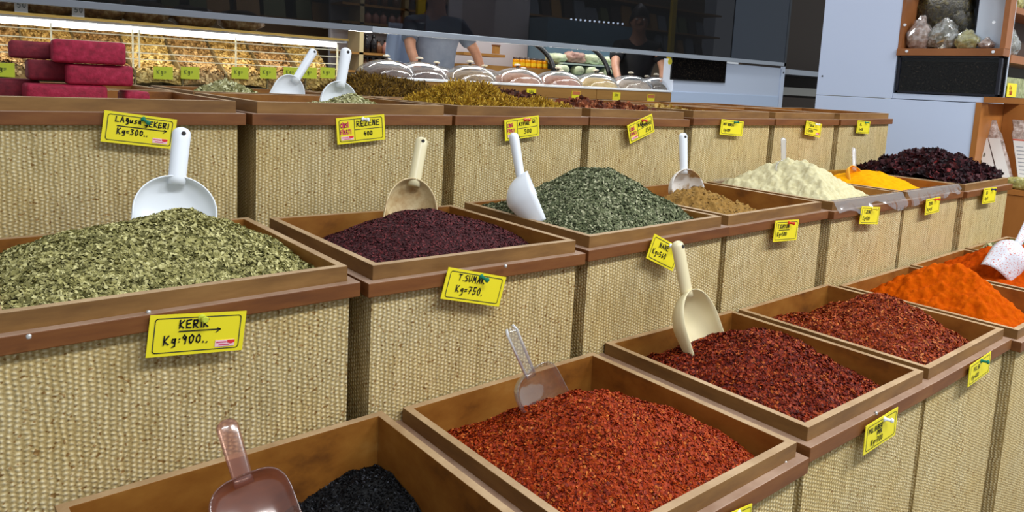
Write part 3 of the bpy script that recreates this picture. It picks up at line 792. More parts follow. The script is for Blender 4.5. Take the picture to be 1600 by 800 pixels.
def price_card(q, y, lines, label, pin, pinx=0.5, style='a', sticker=True, pin_dir=(0.35, -0.25), group='yellow price cards pinned to the crates', lean=0.0):
    """q: the four corners as seen (tl, tr, br, bl), standing in the plane y"""
    c = [U(a, b, y=y) for a, b in q]
    ctr = sum(c, Vector()) / 4
    w = ((c[1] - c[0]).length + (c[2] - c[3]).length) / 2
    h = ((c[0] - c[3]).length + (c[1] - c[2]).length) / 2
    d = (c[1] - c[0]) + (c[2] - c[3])
    roll = -math.atan2(d.z, d.x)
    t = thing('price_card', ctr, label, 'price card', group)
    t.rotation_euler = Euler((lean, roll, 0), 'XYZ')
    cdo = MB().box(-w / 2, w / 2, -0.0006, 0.0006, -h / 2, h / 2)
    cdo = cdo.build('card', YELLOW, t)
    b = MB(); yo = -0.0011
    mx, mz = w * 0.055, h * 0.09
    rrect(b, -w / 2 + mx, w / 2 - mx, -h / 2 + mz, h / 2 - mz, h * 0.07, h * 0.022, 0, yo)
    if style == 'b':
        xs = -w / 2 + w * 0.36
        stroke(b, [(xs, -h / 2 + mz), (xs, h / 2 - mz)], h * 0.022, 0, yo)
        stroke(b, [(xs, 0), (w / 2 - mx, 0.0)], h * 0.022, 0, yo)
    b.build('printed_border', LINE, cdo)
    wr = MB(); pr = MB()
    for s, fx, fz, fh, kind in lines:
        if kind == 'ink': write(wr, s, -w / 2 + fx * w, -h / 2 + fz * h, fh * h, h * 0.034, 0, -0.0014)
        elif kind == 'arrow':
            x0, x1, zz = -w / 2 + fx * w, -w / 2 + fh * w, -h / 2 + fz * h
            stroke(wr, [(x0, zz), (x1, zz)], h * 0.028, 0, -0.0014)
            stroke(wr, [(x1 - h * 0.09, zz - h * 0.07), (x1, zz), (x1 - h * 0.07, zz + h * 0.03)], h * 0.026, 0, -0.0014)
        elif kind == 'line':
            stroke(wr, [(-w / 2 + fx * w, -h / 2 + fz * h), (-w / 2 + fh * w, -h / 2 + fz * h)], h * 0.028, 0, -0.0014)
    if style == 'b':
        write(pr, 'C\u0130NS\u0130', -w / 2 + 0.075 * w, -h / 2 + 0.62 * h, 0.155 * h, h * 0.032, 0, -0.0014, 0.0, 0.26, 0.74)
        write(pr, 'F\u0130YATI', -w / 2 + 0.075 * w, -h / 2 + 0.37 * h, 0.155 * h, h * 0.032, 0, -0.0014, 0.0, 0.26, 0.74)
        pr.build('printed_heading', MAGENTA, cdo)
    if wr.v: wr.build('handwriting', INK, cdo)
    if sticker:
        st = MB()
        if style == 'a': sx0, sx1, sz0, sz1 = w * 0.19, w * 0.40, -h * 0.36, -h * 0.20
        else: sx0, sx1, sz0, sz1 = -w * 0.42, -w * 0.17, -h * 0.36, -h * 0.22
        st.box(sx0, sx1, -0.0013, -0.0007, sz0, sz1, 0)
        dx, dz = sx1 - sx0, sz1 - sz0
        st.add([(sx0 + dx * .62, -0.0016, sz1 - dz * .02), (sx0 + dx * .62, -0.0016, sz0 + dz * .6), (sx0 + dx * .82, -0.0016, sz0 + dz * .38), (sx1, -0.0016, sz0 + dz * .62), (sx1, -0.0016, sz1 - dz * .02)], [(0, 1, 2, 3, 4)], 1)
        stroke(st, [(sx0 + dx * .08, sz0 + dz * .70), (sx0 + dx * .55, sz0 + dz * .70)], dz * .16, 2, -0.0016)
        stroke(st, [(sx0 + dx * .20, sz0 + dz * .28), (sx0 + dx * .72, sz0 + dz * .28)], dz * .14, 2, -0.0016)
        st.build('sticker', [PINK, RED, MAGENTA], cdo)
    if pin:
        px, pz = -w / 2 + pinx * w, h / 2 - h * 0.12
        a = Vector((px, 0, pz)); dr = Vector((pin_dir[0], -1, pin_dir[1])).normalized()
        k = 0.92
        pts = [a + dr * s for s in (-0.003, 0.0, 0.0015, 0.003, 0.010, 0.011, 0.0135, 0.0145)]
        rad = [0.0006, 0.0045 * k, 0.0048 * k, 0.0028 * k, 0.0026 * k, 0.0042 * k, 0.0042 * k, 0.003 * k]
        MB().tube(pts, rad, 14).build('pushpin', PIN[pin], t, smooth=False)
    return t


def KG(name, price, ax=(0.2, 0.78)):
    return [(name, 0.17, 0.60, 0.20, 'ink'), ('', ax[0], 0.53, ax[1], 'arrow'), (price, 0.16, 0.24, 0.19, 'ink')]


y2, y3, y1 = -0.004, 0.4252, -0.399
price_card([(232, 493), (383, 486), (380, 546), (230, 559)], y2, [('KERiK', 0.30, 0.66, 0.19, 'ink'), ('', 0.30, 0.585, 0.73, 'arrow'), ('Kg:900..', 0.16, 0.28, 0.20, 'ink')],
           'yellow price card handwritten KERIK and 900 below the oregano', 'lime', 0.52, pin_dir=(0.0, 0.1))
price_card([(700, 417), (790, 433), (780, 479), (689, 467)], y2 - .0035, [('T.SUMAK', 0.20, 0.66, 0.19, 'ink'), ('Kg=750.', 0.20, 0.28, 0.22, 'ink')],
           'yellow price card handwritten T. SUMAK and 750 on the sumac crate', 'green', 0.56, sticker=False, pin_dir=(0.35, -0.2))
price_card([(163, 172), (277, 187), (270, 233), (157, 221)], y3, [('LA\u011fusa', 0.16, 0.70, 0.165, 'ink'), ('\u015eEKERi', 0.56, 0.66, 0.165, 'ink'), ('', 0.19, 0.565, 0.87, 'arrow'), ('Kg=300..', 0.20, 0.32, 0.17, 'ink')],
           'yellow price card handwritten SEKERI and 300 below the crimson bricks', 'green', 0.52, pin_dir=(0.7, -0.5))
price_card([(525, 185), (600, 178), (602, 218), (527, 226)], y3, [('REZENE', 0.41, 0.62, 0.20, 'ink'), ('400', 0.55, 0.24, 0.16, 'ink')],
           'yellow price card handwritten REZENE and 400 with magenta headings', 'white', 0.54, 'b', pin_dir=(0.6, -0.1))
price_card([(787, 188), (841, 180), (843, 212), (790, 220)], y3, [('AYPAR', 0.40, 0.62, 0.16, 'ink'), ('GI', 0.80, 0.68, 0.16, 'ink'), ('500', 0.56, 0.22, 0.2, 'ink')],
           'yellow price card with magenta headings and 500, behind the mint scoop handle', 'red', 0.58, 'b', pin_dir=(0.5, 0.0))
price_card([(979, 197), (1017, 178), (1024, 205), (985, 224)], y3, [('NAR', 0.40, 0.66, 0.17, 'ink'), ('KABUGU', 0.54, 0.55, 0.15, 'ink'), ('350', 0.66, 0.2, 0.19, 'ink')],
           'steeply tilted yellow price card with magenta headings below the brown peel', 'red', 0.6, 'b', pin_dir=(0.1, 0.0))
price_card([(1128, 186), (1161, 190), (1160, 213), (1124, 210)], y3, [('NOT BIBERi', 0.10, 0.62, 0.17, 'ink'), ('Kg=200', 0.14, 0.24, 0.16, 'ink')],
           'yellow price card with a dark green pin on the fourth rail from the far end', 'green', 0.58, sticker=False, pin_dir=(0.7, 0.15))
price_card([(1260, 188), (1284, 194), (1281, 215), (1257, 210)], y3, [('T.SUSA', 0.16, 0.64, 0.17, 'ink'), ('', .2, .5, .75, 'line'), ('Kg=200', 0.16, 0.26, 0.16, 'ink')],
           'yellow price card with a white pin near the far end of the upper row', 'white', 0.6, pin_dir=(0.6, 0.0))
price_card([(1341, 188), (1360, 190), (1357, 209), (1337, 208)], y3, [('AL', 0.2, 0.6, 0.2, 'ink'), ('Kg=30', 0.16, 0.24, 0.18, 'ink')],
           'yellow price card on the last crate of the upper row', 'green', 0.6, sticker=False, pin_dir=(0.7, 0.1))
price_card([(1021, 365), (1062, 386), (1052, 425), (1011, 403)], y2 - .002, [('NANE', 0.28, 0.62, 0.19, 'ink'), ('Kg=560', 0.12, 0.28, 0.2, 'ink')],
           'yellow price card handwritten NANE below the mint, half behind a scoop handle', 'white', 0.62, sticker=False, pin_dir=(0.3, 0))
price_card([(1212, 345), (1249, 343), (1243, 375), (1207, 378)], y2 + .005, [('T.KiMYON', 0.12, 0.64, 0.17, 'ink'), ('', .18, .55, .62, 'line'), ('Kg=500', 0.14, 0.26, 0.18, 'ink')],
           'yellow price card with an orange-red pin below the light brown ground spice', 'red', 0.55, sticker=False, pin_dir=(0.8, -0.1))
price_card([(1347, 322), (1376, 324), (1370, 350), (1342, 350)], y2 - .004, [('T.ZENC', 0.16, 0.62, 0.18, 'ink'), ('Kg=500', 0.14, 0.24, 0.18, 'ink')],
           'yellow price card with a yellow pin below the cream powder', 'yellow', 0.55, sticker=False, pin_dir=(0.5, 0.1))
price_card([(1447, 312), (1469, 307), (1467, 331), (1445, 336)], y2, [('ZERD', 0.2, 0.6, 0.18, 'ink'), ('Kg=25', 0.14, 0.24, 0.18, 'ink')],
           'yellow price card with a red pin below the turmeric crate, film across it', 'red', 0.6, sticker=False, pin_dir=(0.8, 0.1))
price_card([(1536, 295), (1556, 293), (1555, 315), (1536, 318)], y2 - .007, [('HiBi', 0.2, 0.6, 0.18, 'ink'), ('Kg=7', 0.16, 0.24, 0.18, 'ink')],
           'yellow price card with a navy pin below the hibiscus petals', 'navy', 0.6, sticker=False, pin_dir=(0.9, 0.05))
price_card([(1353, 666), (1403, 636), (1398, 679), (1348, 712)], y1 + .003, [('PUL BiBER', 0.10, 0.66, 0.15, 'ink'), ('iPEK', 0.36, 0.48, 0.13, 'ink'), ('Kg=700', 0.2, 0.2, 0.18, 'ink')],
           'yellow price card with a white pin below the dark crimson pepper flakes', 'white', 0.55, sticker=False, pin_dir=(0.9, -0.15))
price_card([(1517, 572), (1549, 548), (1544, 582), (1510, 605)], y1 + .007, [('PUL Bi', 0.2, 0.6, 0.18, 'ink'), ('Kg=600', 0.14, 0.24, 0.18, 'ink')],
           'yellow price card with a green pin below the brownish red pepper flakes', 'green', 0.52, sticker=False, pin_dir=(0.0, 0.1))
price_card([(1138, 803), (1174, 787), (1170, 826), (1134, 842)], y1, [('PUL', 0.2, 0.6, 0.18, 'ink'), ('Kg=650', 0.14, 0.24, 0.18, 'ink')],
           'yellow price card cut off by the bottom edge below the orange-red flakes', 'white', 0.4, sticker=False)


# ------------------------------------------------------------------ plastic liner over two trays
def liner(r, k, label, seed, long=(0.012, 0.045)):
    L, R, ya, yb, z, dt = extents(r, k)
    zt = z + HH + 0.0015
    rows = []
    n = 60
    for i in range(n):
        q = i / (n - 1)
        x = L + E_ + 0.001 + (R - L - 2 * E_ - 0.002) * q
        nz = mnoise.noise(Vector((q * 5.0, seed, 0.3)))
        hang = long[0] + (long[1] - long[0]) * max(0, min(1, 0.5 + 1.1 * nz))
        yo = ya + E_
        cr = 0.0014 * mnoise.noise(Vector((q * 40, seed, 1.3)))
        row = [(x, yo + 0.018, zt - 0.045), (x, yo + 0.0145, zt - 0.012 + cr), (x, yo + 0.012, zt), (x, yo + 0.004, zt + 0.0012 + cr), (x, yo - 0.0018, zt - 0.001)]
        for s in (0.35, 0.7, 1.0):
            w = 0.0035 * s * (1 + mnoise.noise(Vector((q * 22, s * 2, seed))))
            row.append((x + 0.002 * mnoise.noise(Vector((q * 30, s, seed))), yo - 0.002 - w - (0.0135 if hang * s > HH else hang * s * 0.4), zt - hang * s))
        rows.append(row)
    o = MB().grid(rows).build('plastic_liner', FILM, smooth=True)
    return setp(o, label, 'plastic film')


liner(2, 4, 'crumpled clear film folded over the front rim of the cream powder crate', 2.1)
liner(2, 5, 'crumpled clear film folded over the front rim of the turmeric crate', 5.4)
# film standing inside the back and side of the cream powder crate
a, b, c, d, zt = inner(2, 4)
rows = []
for i in range(40):
    q = i / 39
    x = a + 0.002 + (b - a - 0.004) * q
    rows.append([(x, d - 0.003 - 0.003 * mnoise.noise(Vector((q * 26, s, 3.3))), zt - 0.06 + s * (0.068 + 0.006 * mnoise.noise(Vector((q * 9, 1, 1))))) for s in (0, .33, .66, 1)])
o = MB().grid(rows).build('plastic_liner', FILM, smooth=True)
setp(o, 'upright wrinkled film along the back wall of the cream powder crate', 'plastic film')
a, b, c, d, zt = inner(2, 5)
rows = []
for i in range(40):
    q = i / 39
    x = a + 0.002 + (b - a - 0.004) * q
    rows.append([(x, d - 0.003 - 0.003 * mnoise.noise(Vector((q * 26, s, 7.3))), zt - 0.06 + s * (0.066 + 0.006 * mnoise.noise(Vector((q * 9, 1, 4))))) for s in (0, .33, .66, 1)])
o = MB().grid(rows).build('plastic_liner', thin('yellow_dusted_film', (0.97, 0.9, 0.6), 0.08, 0.4, s2l(230, 180, 60), 0.15), smooth=True)
setp(o, 'upright yellow-dusted film along the back wall of the turmeric crate', 'plastic film')

# ------------------------------------------------------------------ crimson sugar bricks
BRICK = noisy('crimson_sugar', [(0.3, s2l(122, 14, 40)), (0.55, s2l(158, 22, 56)), (0.8, s2l(186, 52, 84))], 90, 0.7, 0.7, 5, 0.002)
BRICKD = noisy('maroon_sugar', [(0.3, s2l(96, 20, 34)), (0.7, s2l(136, 36, 50))], 90, 0.7, 0.6, 5, 0.002)


def brick(cx, cy, zb, l, d, h, rz, mat, label):
    o = MB().box(-l / 2, l / 2, -d / 2, d / 2, 0, h).build('sugar_brick', mat, bevel=0.006, seg=3, loc=(cx, cy, zb))
    o.rotation_euler[2] = math.radians(rz)
    for p in o.data.polygons: p.use_smooth = True
    setp(o, label, 'sugar brick', 'crimson sugar bricks')


zf = 1.0456 - 0.011 + 0.008
hB = 0.0385
p_ = U(107, 140, y=.575); brick(p_.x, .61, zf, 0.118, 0.07, hB, 0, BRICK, 'bottom crimson sugar brick resting on the tray at the front')
p_ = U(213, 150, y=.575); brick(p_.x + .003, .61, zf, 0.040, 0.07, hB - .008, 0, BRICK, 'short crimson sugar brick end at the right foot of the stack')
p_ = U(10, 125, y=.67); brick(p_.x - 0.01, .70, zf, 0.115, 0.07, hB + .004, 4, BRICKD, 'dull maroon sugar brick lying behind the stack at the left')
zm = zf + hB + .0004
p_ = U(160, 120, y=.575); brick(p_.x, .61, zm, 0.100, 0.068, hB - .003, -3, BRICK, 'middle crimson sugar brick, right one of its layer')
p_ = U(80, 110, y=.6); brick(p_.x + .004, .655, zm + .0045, 0.066, 0.07, hB - .004, -2, BRICKD, 'middle maroon sugar brick at the left of the stack')
zt = zm + hB - .0024
p_ = U(143, 85, y=.575); brick(p_.x, .605, zt, 0.108, 0.074, hB, -5, BRICK, 'topmost crimson sugar brick of the stack')
p_ = U(60, 85, y=.64); brick(p_.x + .006, .685, zt + .0035, 0.088, 0.07, 0.03, -4, BRICKD, 'upper maroon sugar brick sticking out to the left')

# ------------------------------------------------------------------ counter behind: nut case at the left
YC = 2.60
cc = thing('nut_display_case', (0.5, 3.0, 0), 'lit glass-fronted display case of nuts at the upper left', 'display case')
xl, xr = -1.2, 1.70
MB().box(xl - .5, xr - .5, YC - 3.0, 0.40, 0, 1.0).build('base', WHITEC, cc)
MB().box(xl - .5, xr - .5, YC - 3.02, YC - 2.98, 0.985, 1.012).build('ledge', plain('white_ledge', s2l(236, 232, 214), 0.4), cc, bevel=0.003)
MB().box(xl - .5, xr - .5, 0.36, 0.40, 1.0, 1.283).build('back_panel', plain('case_back', s2l(190, 166, 120), 0.6), cc)
MB().box(xl - .5, xr - .5, YC - 2.98, 0.40, 1.284, 1.292).build('top_shelf', plain('case_top', s2l(196, 190, 176), 0.4), cc)
MB().box(xl - .5, xr - .5, YC - 2.995, YC - 2.98, 1.283, 1.293).build('shelf_edge', plain('brass_edge', s2l(206, 168, 84), 0.35, 0.4), cc)
MB().tube([(xl - .5, YC - 2.955, 1.260), (xr - .55, YC - 2.955, 1.260)], 0.012, 12).build('light_tube', TUBE, cc, smooth=True)
lt = area('tube_light', (0.25, YC + .06, 1.25), 2.9, 0.03, 1.6, (1.0, 0.92, 0.75), (math.radians(25), 0, 0))
lt.parent = cc; lt.location = (-.25, YC - 2.94, 1.243)
MB().box(xl - .5, xr - .5, YC - 2.975, YC - 2.935, 1.273, 1.283).build('lamp_holder', WHITEC, cc)
MB().box(xl - .5, xr - .5, YC - 2.992, YC - 2.988, 1.015, 1.10).build('front_glass', CASEG, cc)
for zz, yy in ((1.232, -0.385), (1.198, -0.385), (1.162, -0.385), (1.135, -0.385)):
    MB().box(xl - .5, xr - .5, yy, yy + 0.004, zz, zz + 0.004).build('shelf_rail', plain('lit_glass_edge', s2l(244, 236, 204), 0.3), cc)
for uu in (207, 217, 80, 368, 527):
    xx = U(uu, 70, y=YC + .02).x - .5
    MB().box(xx - .003, xx + .003, -0.388, -0.380, 1.10, 1.262).build('upright', plain('lit_glass_edge', s2l(244, 236, 204), 0.3), cc)
NUTC = [[(130, 98, 44), (180, 144, 76), (214, 184, 118)], [(110, 78, 40), (158, 120, 70), (194, 160, 110)], [(146, 114, 54), (188, 158, 88), (216, 190, 124)], [(116, 86, 46), (162, 126, 74), (196, 164, 112)]]
NUTN = ['golden', 'brown', 'pale yellow', 'tan']
nb = 15
bw = (xr - 0.03 - xl) / nb
POS = ['at the far left', 'second from the left', 'third from the left', 'fourth from the left', 'fifth from the left', 'sixth from the left', 'seventh from the left', 'eighth, in the middle',
       'seventh from the right', 'sixth from the right', 'fifth from the right', 'fourth from the right', 'third from the right', 'second from the right', 'at the right end']
for i in range(nb):
    x0 = xl + i * bw
    cs = NUTC[i % 4]
    fm = island('nuts_' + NUTN[i % 4].replace(' ', '_'), [(0, s2l(*cs[0])), (0.5, s2l(*cs[1])), (0.95, s2l(*cs[2]))], 0.5, 0.4)
    bmm = noisy('nut_ground_' + NUTN[i % 4].replace(' ', '_'), [(0.3, s2l(*cs[0])), (0.7, s2l(*cs[1]))], 60, 0.7, 0.8)
    def hf(x, y, x0=x0):
        f = np.clip((y - (YC + .03)) / 0.30, 0, 1)
        return 1.03 + 0.05 * np.clip((y - YC - .014) / .016, 0, 1) + 0.012 * np.sin(np.clip((y - YC - .03) / .10, 0, 1) * PI) + 0.17 * np.clip((f - .25) / .75, 0, 1) + 0.012 * np.cos((x - x0 - bw / 2) / bw * PI)
    if x0 + bw < -0.35: continue
    heap('nut_heap', (x0 + .006, x0 + bw - .006, YC + 0.014, YC + 0.345), hf, bmm, NUTN[i % 4] + ' nuts in the lit case, bin ' + POS[i], 'nuts', fm, 1500, (0.015, 0.010), 0.8, 0.1, (40, 0.004), 30, 1, 40 + i, group='bins of nuts in the lit case')
    dv = MB()
    xx = x0 - .5
    dv.add([(xx - .003, -.386, 1.02), (xx + .003, -.386, 1.02), (xx + .003, -.386, 1.09), (xx - .003, -.386, 1.09), (xx - .003, -.05, 1.02), (xx + .003, -.05, 1.02), (xx + .003, -.05, 1.265), (xx - .003, -.05, 1.265)],
           [(0, 1, 2, 3), (5, 4, 7, 6), (4, 0, 3, 7), (1, 5, 6, 2), (3, 2, 6, 7), (0, 4, 5, 1)])
    dv.build('divider', plain('grey_divider', s2l(120, 104, 72), 0.4), cc)
LIME = plain('lime_label', s2l(186, 196, 44), 0.5)
for i, uu in enumerate((4, 255, 297, 375, 419, 455, 483, 512)):
    p = U(uu, 114 if i else 109, y=YC - .003)
    wq = 0.078
    t = thing('shelf_label', p, 'lime green price label on the nut case, ' + ['far left beside the bricks', 'first right of the bricks', 'second right of the bricks', 'third right of the bricks', 'just left of the leaning scoop', 'behind the leaning scoop handle', 'between the two white scoop handles', 'beside the upright scoop handle'][i], 'price label', 'lime labels on the nut case')
    MB().box(-wq / 2, wq / 2, -0.002, 0.0005, -0.027, 0.027).build('card', LIME, t)
    wm = MB(); write(wm, 'Kg=', -0.025, -0.005, 0.018, 0.003, 0, -0.0028); wm.build('handwriting', plain('faint_ink', s2l(110, 120, 40), 0.6), t)

# goods on top of the case, below the smoked glass
BAGM = noisy('nut_bag', [(0.3, s2l(96, 62, 30)), (0.5, s2l(150, 108, 58)), (0.7, s2l(206, 180, 130))], 40, 0.3, 0.5, 5, 0.004, spec=0.6)


def bag(name, c, sx, sy, sz, mat, label, cat, seed, rz=0, lump=0.16, group=None, tie=None):
    vs = []
    n, m = 22, 14
    mb = MB()
    rows = []
    for i in range(m + 1):
        ph = -PI / 2 + PI * i / m
        rr = []
        for j in range(n + 1):
            th = 2 * PI * (j % n) / n
            cx_, sx_ = math.cos(th), math.sin(th)
            ux = math.copysign(abs(cx_) ** 0.7, cx_) * math.cos(ph) ** 0.6 if math.cos(ph) > 1e-6 else 0
            uy = math.copysign(abs(sx_) ** 0.7, sx_) * math.cos(ph) ** 0.6 if math.cos(ph) > 1e-6 else 0
            uz = math.sin(ph)
            if tie and uz > 0:
                g_ = max(.16, 1 - .85 * uz)
                ux *= g_ / max(.3, math.cos(ph) ** 0.6) if uz < .98 else 1; uy *= g_ / max(.3, math.cos(ph) ** 0.6) if uz < .98 else 1
            d = 1 + (.10 * mnoise.noise(Vector((ux * 11 + seed, uy * 11, uz * 9))) if tie else 0) + lump * mnoise.noise(Vector((ux * 2.2 + seed, uy * 2.2, uz * 2.2))) + lump * 0.6 * mnoise.noise(Vector((ux * 6 + seed, uy * 6, uz * 6)))
            rr.append((ux * sx / 2 * d, uy * sy / 2 * d, max(0, (uz * d + 1) * sz / 2)))
        rows.append(rr)
    mb.grid(rows)
    o = mb.build(name, mat, smooth=True, loc=c)
    o.rotation_euler[2] = rz
    if tie:
        fb = MB()
        for x_, y_, z_ in mb.v:
            w_ = 1.05 + .10 * mnoise.noise(Vector((x_ * 60 + seed, y_ * 60, z_ * 50)))
            fb.v.append((x_ * w_, y_ * w_, max(.0003, z_ * (1.02 + .03 * mnoise.noise(Vector((x_ * 50, y_ * 50, seed)))))))
        fb.f, fb.m = list(mb.f), list(mb.m)
        fb.build('plastic_wrap', thin('crinkled_wrap', (0.97, 0.97, 0.97), 0.16, 0.04, (1, 1, 1), 0.08), o)
    return setp(o, label, cat, group)


for i, (uu, lb) in enumerate(((15, 'at the far left'), (75, 'between the two white cards'), (155, 'just right of the second white card'), (225, 'above the crimson bricks, right side'), (300, 'above the third lime label'), (375, 'farthest right'))):
    p = U(uu, 16, y=YC + .16)
    bag('nut_bag', (p.x, YC + .16, 1.2925), 0.2, 0.14, 0.10, BAGM, 'brown nut bag on the lit case, ' + lb, 'bag', i * 3.1, group='bags on top of the lit case')
for uu, lb in ((33, 'left'), (122, 'right')):
    p = U(uu, 12, y=YC + .03)
    t = thing('shelf_card', (p.x, YC + .03, 1.2925), 'small white card standing on the lit case, the ' + lb + ' one', 'card', 'white cards on the lit case')
    MB().box(-.022, .022, -.001, .001, 0, .06).build('card', plain('white_card', s2l(226, 228, 230), 0.5), t)
    wm = MB(); write(wm, '50', -0.012, 0.02, 0.02, 0.003, 0, -0.0018); wm.build('print', plain('grey_print', s2l(110, 120, 118), 0.5), t)

# ------------------------------------------------------------------ boxes with domed trays
def zc(x): return 1.10 + (x - 1.7) * 0.0
bx = thing('tray_counter', (3.0, 3.0, 0), 'honey-brown wooden counter carrying the domed sweet trays', 'counter')
MB().box(1.72 - 3, 4.30 - 3, YC - 3.0, .42, 0, 1.028).build('base', LEDGEW, bx)
for (xa_, xb_) in ((1.72, 2.62), (2.625, 3.50), (3.505, 4.285)):
    MB().box(xa_ - 3, xb_ - 3, YC - 3.012, YC - 2.99, 1.030, 1.098).build('front_board', LEDGEW, bx, bevel=0.002)
MB().box(1.72 - 3, 4.285 - 3, YC - 2.99, .42, 1.07, 1.092).build('counter_top', plain('pale_counter', s2l(206, 198, 180), 0.4), bx)
MB().box(1.72 - 3, 4.285 - 3, YC - 3.016, YC - 2.985, 1.0985, 1.106).build('white_trim', plain('white_trim', s2l(240, 240, 238), 0.3), bx)
for i, (uu, v0, ww, hh) in enumerate(((762, 142, 0.085, 0.045), (830, 146, 0.075, 0.058), (900, 148, 0.075, 0.048), (963, 151, 0.075, 0.058), (1017, 153, 0.075, 0.05))):
    p = U(uu, v0, y=YC - .014)
    t = thing('price_label', p, 'yellow price label on the domed tray counter, ' + ['leftmost', 'second from left', 'third from left', 'second from right', 'rightmost'][i], 'price label', 'yellow labels on the domed tray counter')
    MB().box(-ww / 2, ww / 2, -0.002, 0.001, -hh / 2, hh / 2).build('card', YELLOW, t)
    if i % 2 == 0: MB().box(-ww * .46, ww * .46, -0.003, -0.0019, 0, hh * .44).build('header', plain('rust_print', s2l(196, 110, 60), 0.5), t)
    else:
        wm = MB(); write(wm, '500 TL'.replace(' TL', ''), -0.02, 0.002, 0.016, 0.003, 0, -0.0028); wm.build('handwriting', LINE, t)

SW = [((66, 48, 40), (100, 76, 62)), ((62, 44, 38), (96, 72, 62)), ((96, 74, 46), (140, 112, 74)), ((130, 84, 58), (164, 118, 90)), ((130, 80, 62), (166, 120, 98)), ((156, 128, 76), (198, 172, 114)), ((120, 104, 90), (170, 156, 140)), ((80, 72, 66), (120, 112, 104))]
KNOB = plain('cream_knob', s2l(232, 220, 196), 0.3)
KSTEM = plain('dark_knob_stem', s2l(70, 60, 54), 0.4)


def dome(x, y, z, r, hgt, i, lab):
    cs = SW[i % 8]
    m = noisy('sweets_%s' % 'abcdefgh'[i % 8], [(0.3, s2l(*cs[0])), (0.7, s2l(*cs[1]))], 36, 0.6, 0.9, 5, 0.006)
    t = thing('sweet_tray', (x, y, z), 'round tray of sweets under the ' + lab, 'tray', 'trays under the clear domes')
    MB().lathe([(0, 0), (r * .97, 0), (r * 1.0, 0.012), (r * .985, 0.0125), (r * .96, 0.004), (0, 0.004)], 40).build('dish', plain('steel_dish', s2l(206, 206, 204), 0.25, 0.8), t, smooth=False)
    prof = [(r * .94, 0.005), (r * .90, hgt * .30), (r * .74, hgt * .58), (r * .45, hgt * .76), (0.0005, hgt * .84)]
    sm = MB().lathe(prof, 40)
    sm.v = [(a * (1 + .05 * mnoise.noise(Vector((a * 30, b * 30, i)))), b, c_ * (1 + .12 * mnoise.noise(Vector((a * 22, b * 22, i * 3.3))))) for a, b, c_ in sm.v]
    so = sm.build('sweets', m, smooth=True, loc=(x, y, z)); setp(so, 'sweets heaped under the ' + lab, 'sweets', 'sweets under the clear domes', 'stuff')
    t2 = thing('dome_cover', (x, y, z + .0135), lab, 'dome cover', 'clear domes on the counter')
    pr = [(r * 1.02, 0), (r * 1.02, 0.004)]
    for k in range(1, 15):
        a = PI / 2 * k / 14
        pr.append((max(r * math.cos(a), 0.0006), 0.004 + hgt * math.sin(a)))
    MB().lathe(pr, 56).build('dome', DOMEG, t2, smooth=True)
    MB().lathe([(r * 1.03, -.001), (r * 1.04, .003), (r * 1.0, .006), (r * .985, .002), (r * 1.03, -.001)], 56).build('rim', WHITEP, t2, smooth=True)
    kz = hgt + .004
    ks = MB().lathe([(0.010, kz - .002), (0.008, kz + .014), (0.0005, kz + .014)], 14)
    kb = MB().lathe([(0.0005, kz + .012), (0.020, kz + .013), (0.022, kz + .018), (0.016, kz + .024), (0.0005, kz + .026)], 18).build('knob', KNOB, t2, smooth=True)
    ks.build('knob_stem', KSTEM, kb, smooth=True)


FN = ['leftmost front clear dome, behind the dark olive petals', 'big front clear dome directly below the grey-shirted person', 'front clear dome behind the golden petals',
      'front clear dome below the honey jars', 'front clear dome below the black fridge frame', 'front clear dome over pale golden sweets', 'front clear dome below the black-shirted person', 'last front clear dome beside the white counter']
for i, uu in enumerate((603, 655, 734, 808, 872, 931, 986, 1026)):
    x = U(uu, 110, y=2.80).x
    dome(x, 2.80, 1.093, 0.172, 0.098, i, FN[i])
BN = ['rear clear dome behind the leftmost front dome', 'rear clear dome at the grey-shirted person\'s waist', 'rear clear dome under the grey-shirted person\'s hand', 'rear clear dome just below the honey jars', 'rear clear dome below the curved fridge frame',
      'rear clear dome behind the pale golden sweets', 'rear clear dome at the black-shirted person\'s waist']
for i, uu in enumerate((606, 682, 757, 818, 878, 940, 1012)):
    x = U(uu, 105, y=3.18).x
    dome(x, 3.18, 1.093, 0.165, 0.088, i + 3, BN[i])

# ------------------------------------------------------------------ smoked glass hood and its rail
def zb_(x): return 1.351 + 0.0070 * x
hd = thing('smoked_glass_hood', (2.5, YC, 1.36), 'long dark smoked glass screen with an aluminium lower rail above the counter', 'glass screen')
def slab(x0, x1, ya_, yb_, dz0, dz1):
    mb = MB().box(x0, x1, ya_, yb_, 0, 1)
    mb.v = [(x - 2.5, y - YC, (zb_(x) + (dz0 if z == 0 else dz1)) - 1.36) for x, y, z in mb.v]
    return mb
slab(-1.2, 4.93, YC - .052, YC - .044, 0.0, 1.0).build('glass_pane', SMOKE, hd)
slab(4.935, 5.70, YC - .052, YC - .040, 0.0, 1.0).build('end_panel', plain('slate_panel', s2l(40, 49, 62), 0.4), hd)
slab(5.70, 5.73, YC - .054, YC - .036, -.03, 1.0).build('end_post', plain('dark_post', s2l(40, 44, 50), 0.4), hd)
slab(-1.2, 1.80, YC - .054, YC - .046, -0.029, 0.0).build('lower_rail', plain('dull_grey_rail', s2l(124, 128, 136), 0.5, 0.4), hd, bevel=0.002)
slab(1.801, 5.73, YC - .054, YC - .046, -0.030, 0.0).build('lower_rail', ALU, hd, bevel=0.002)
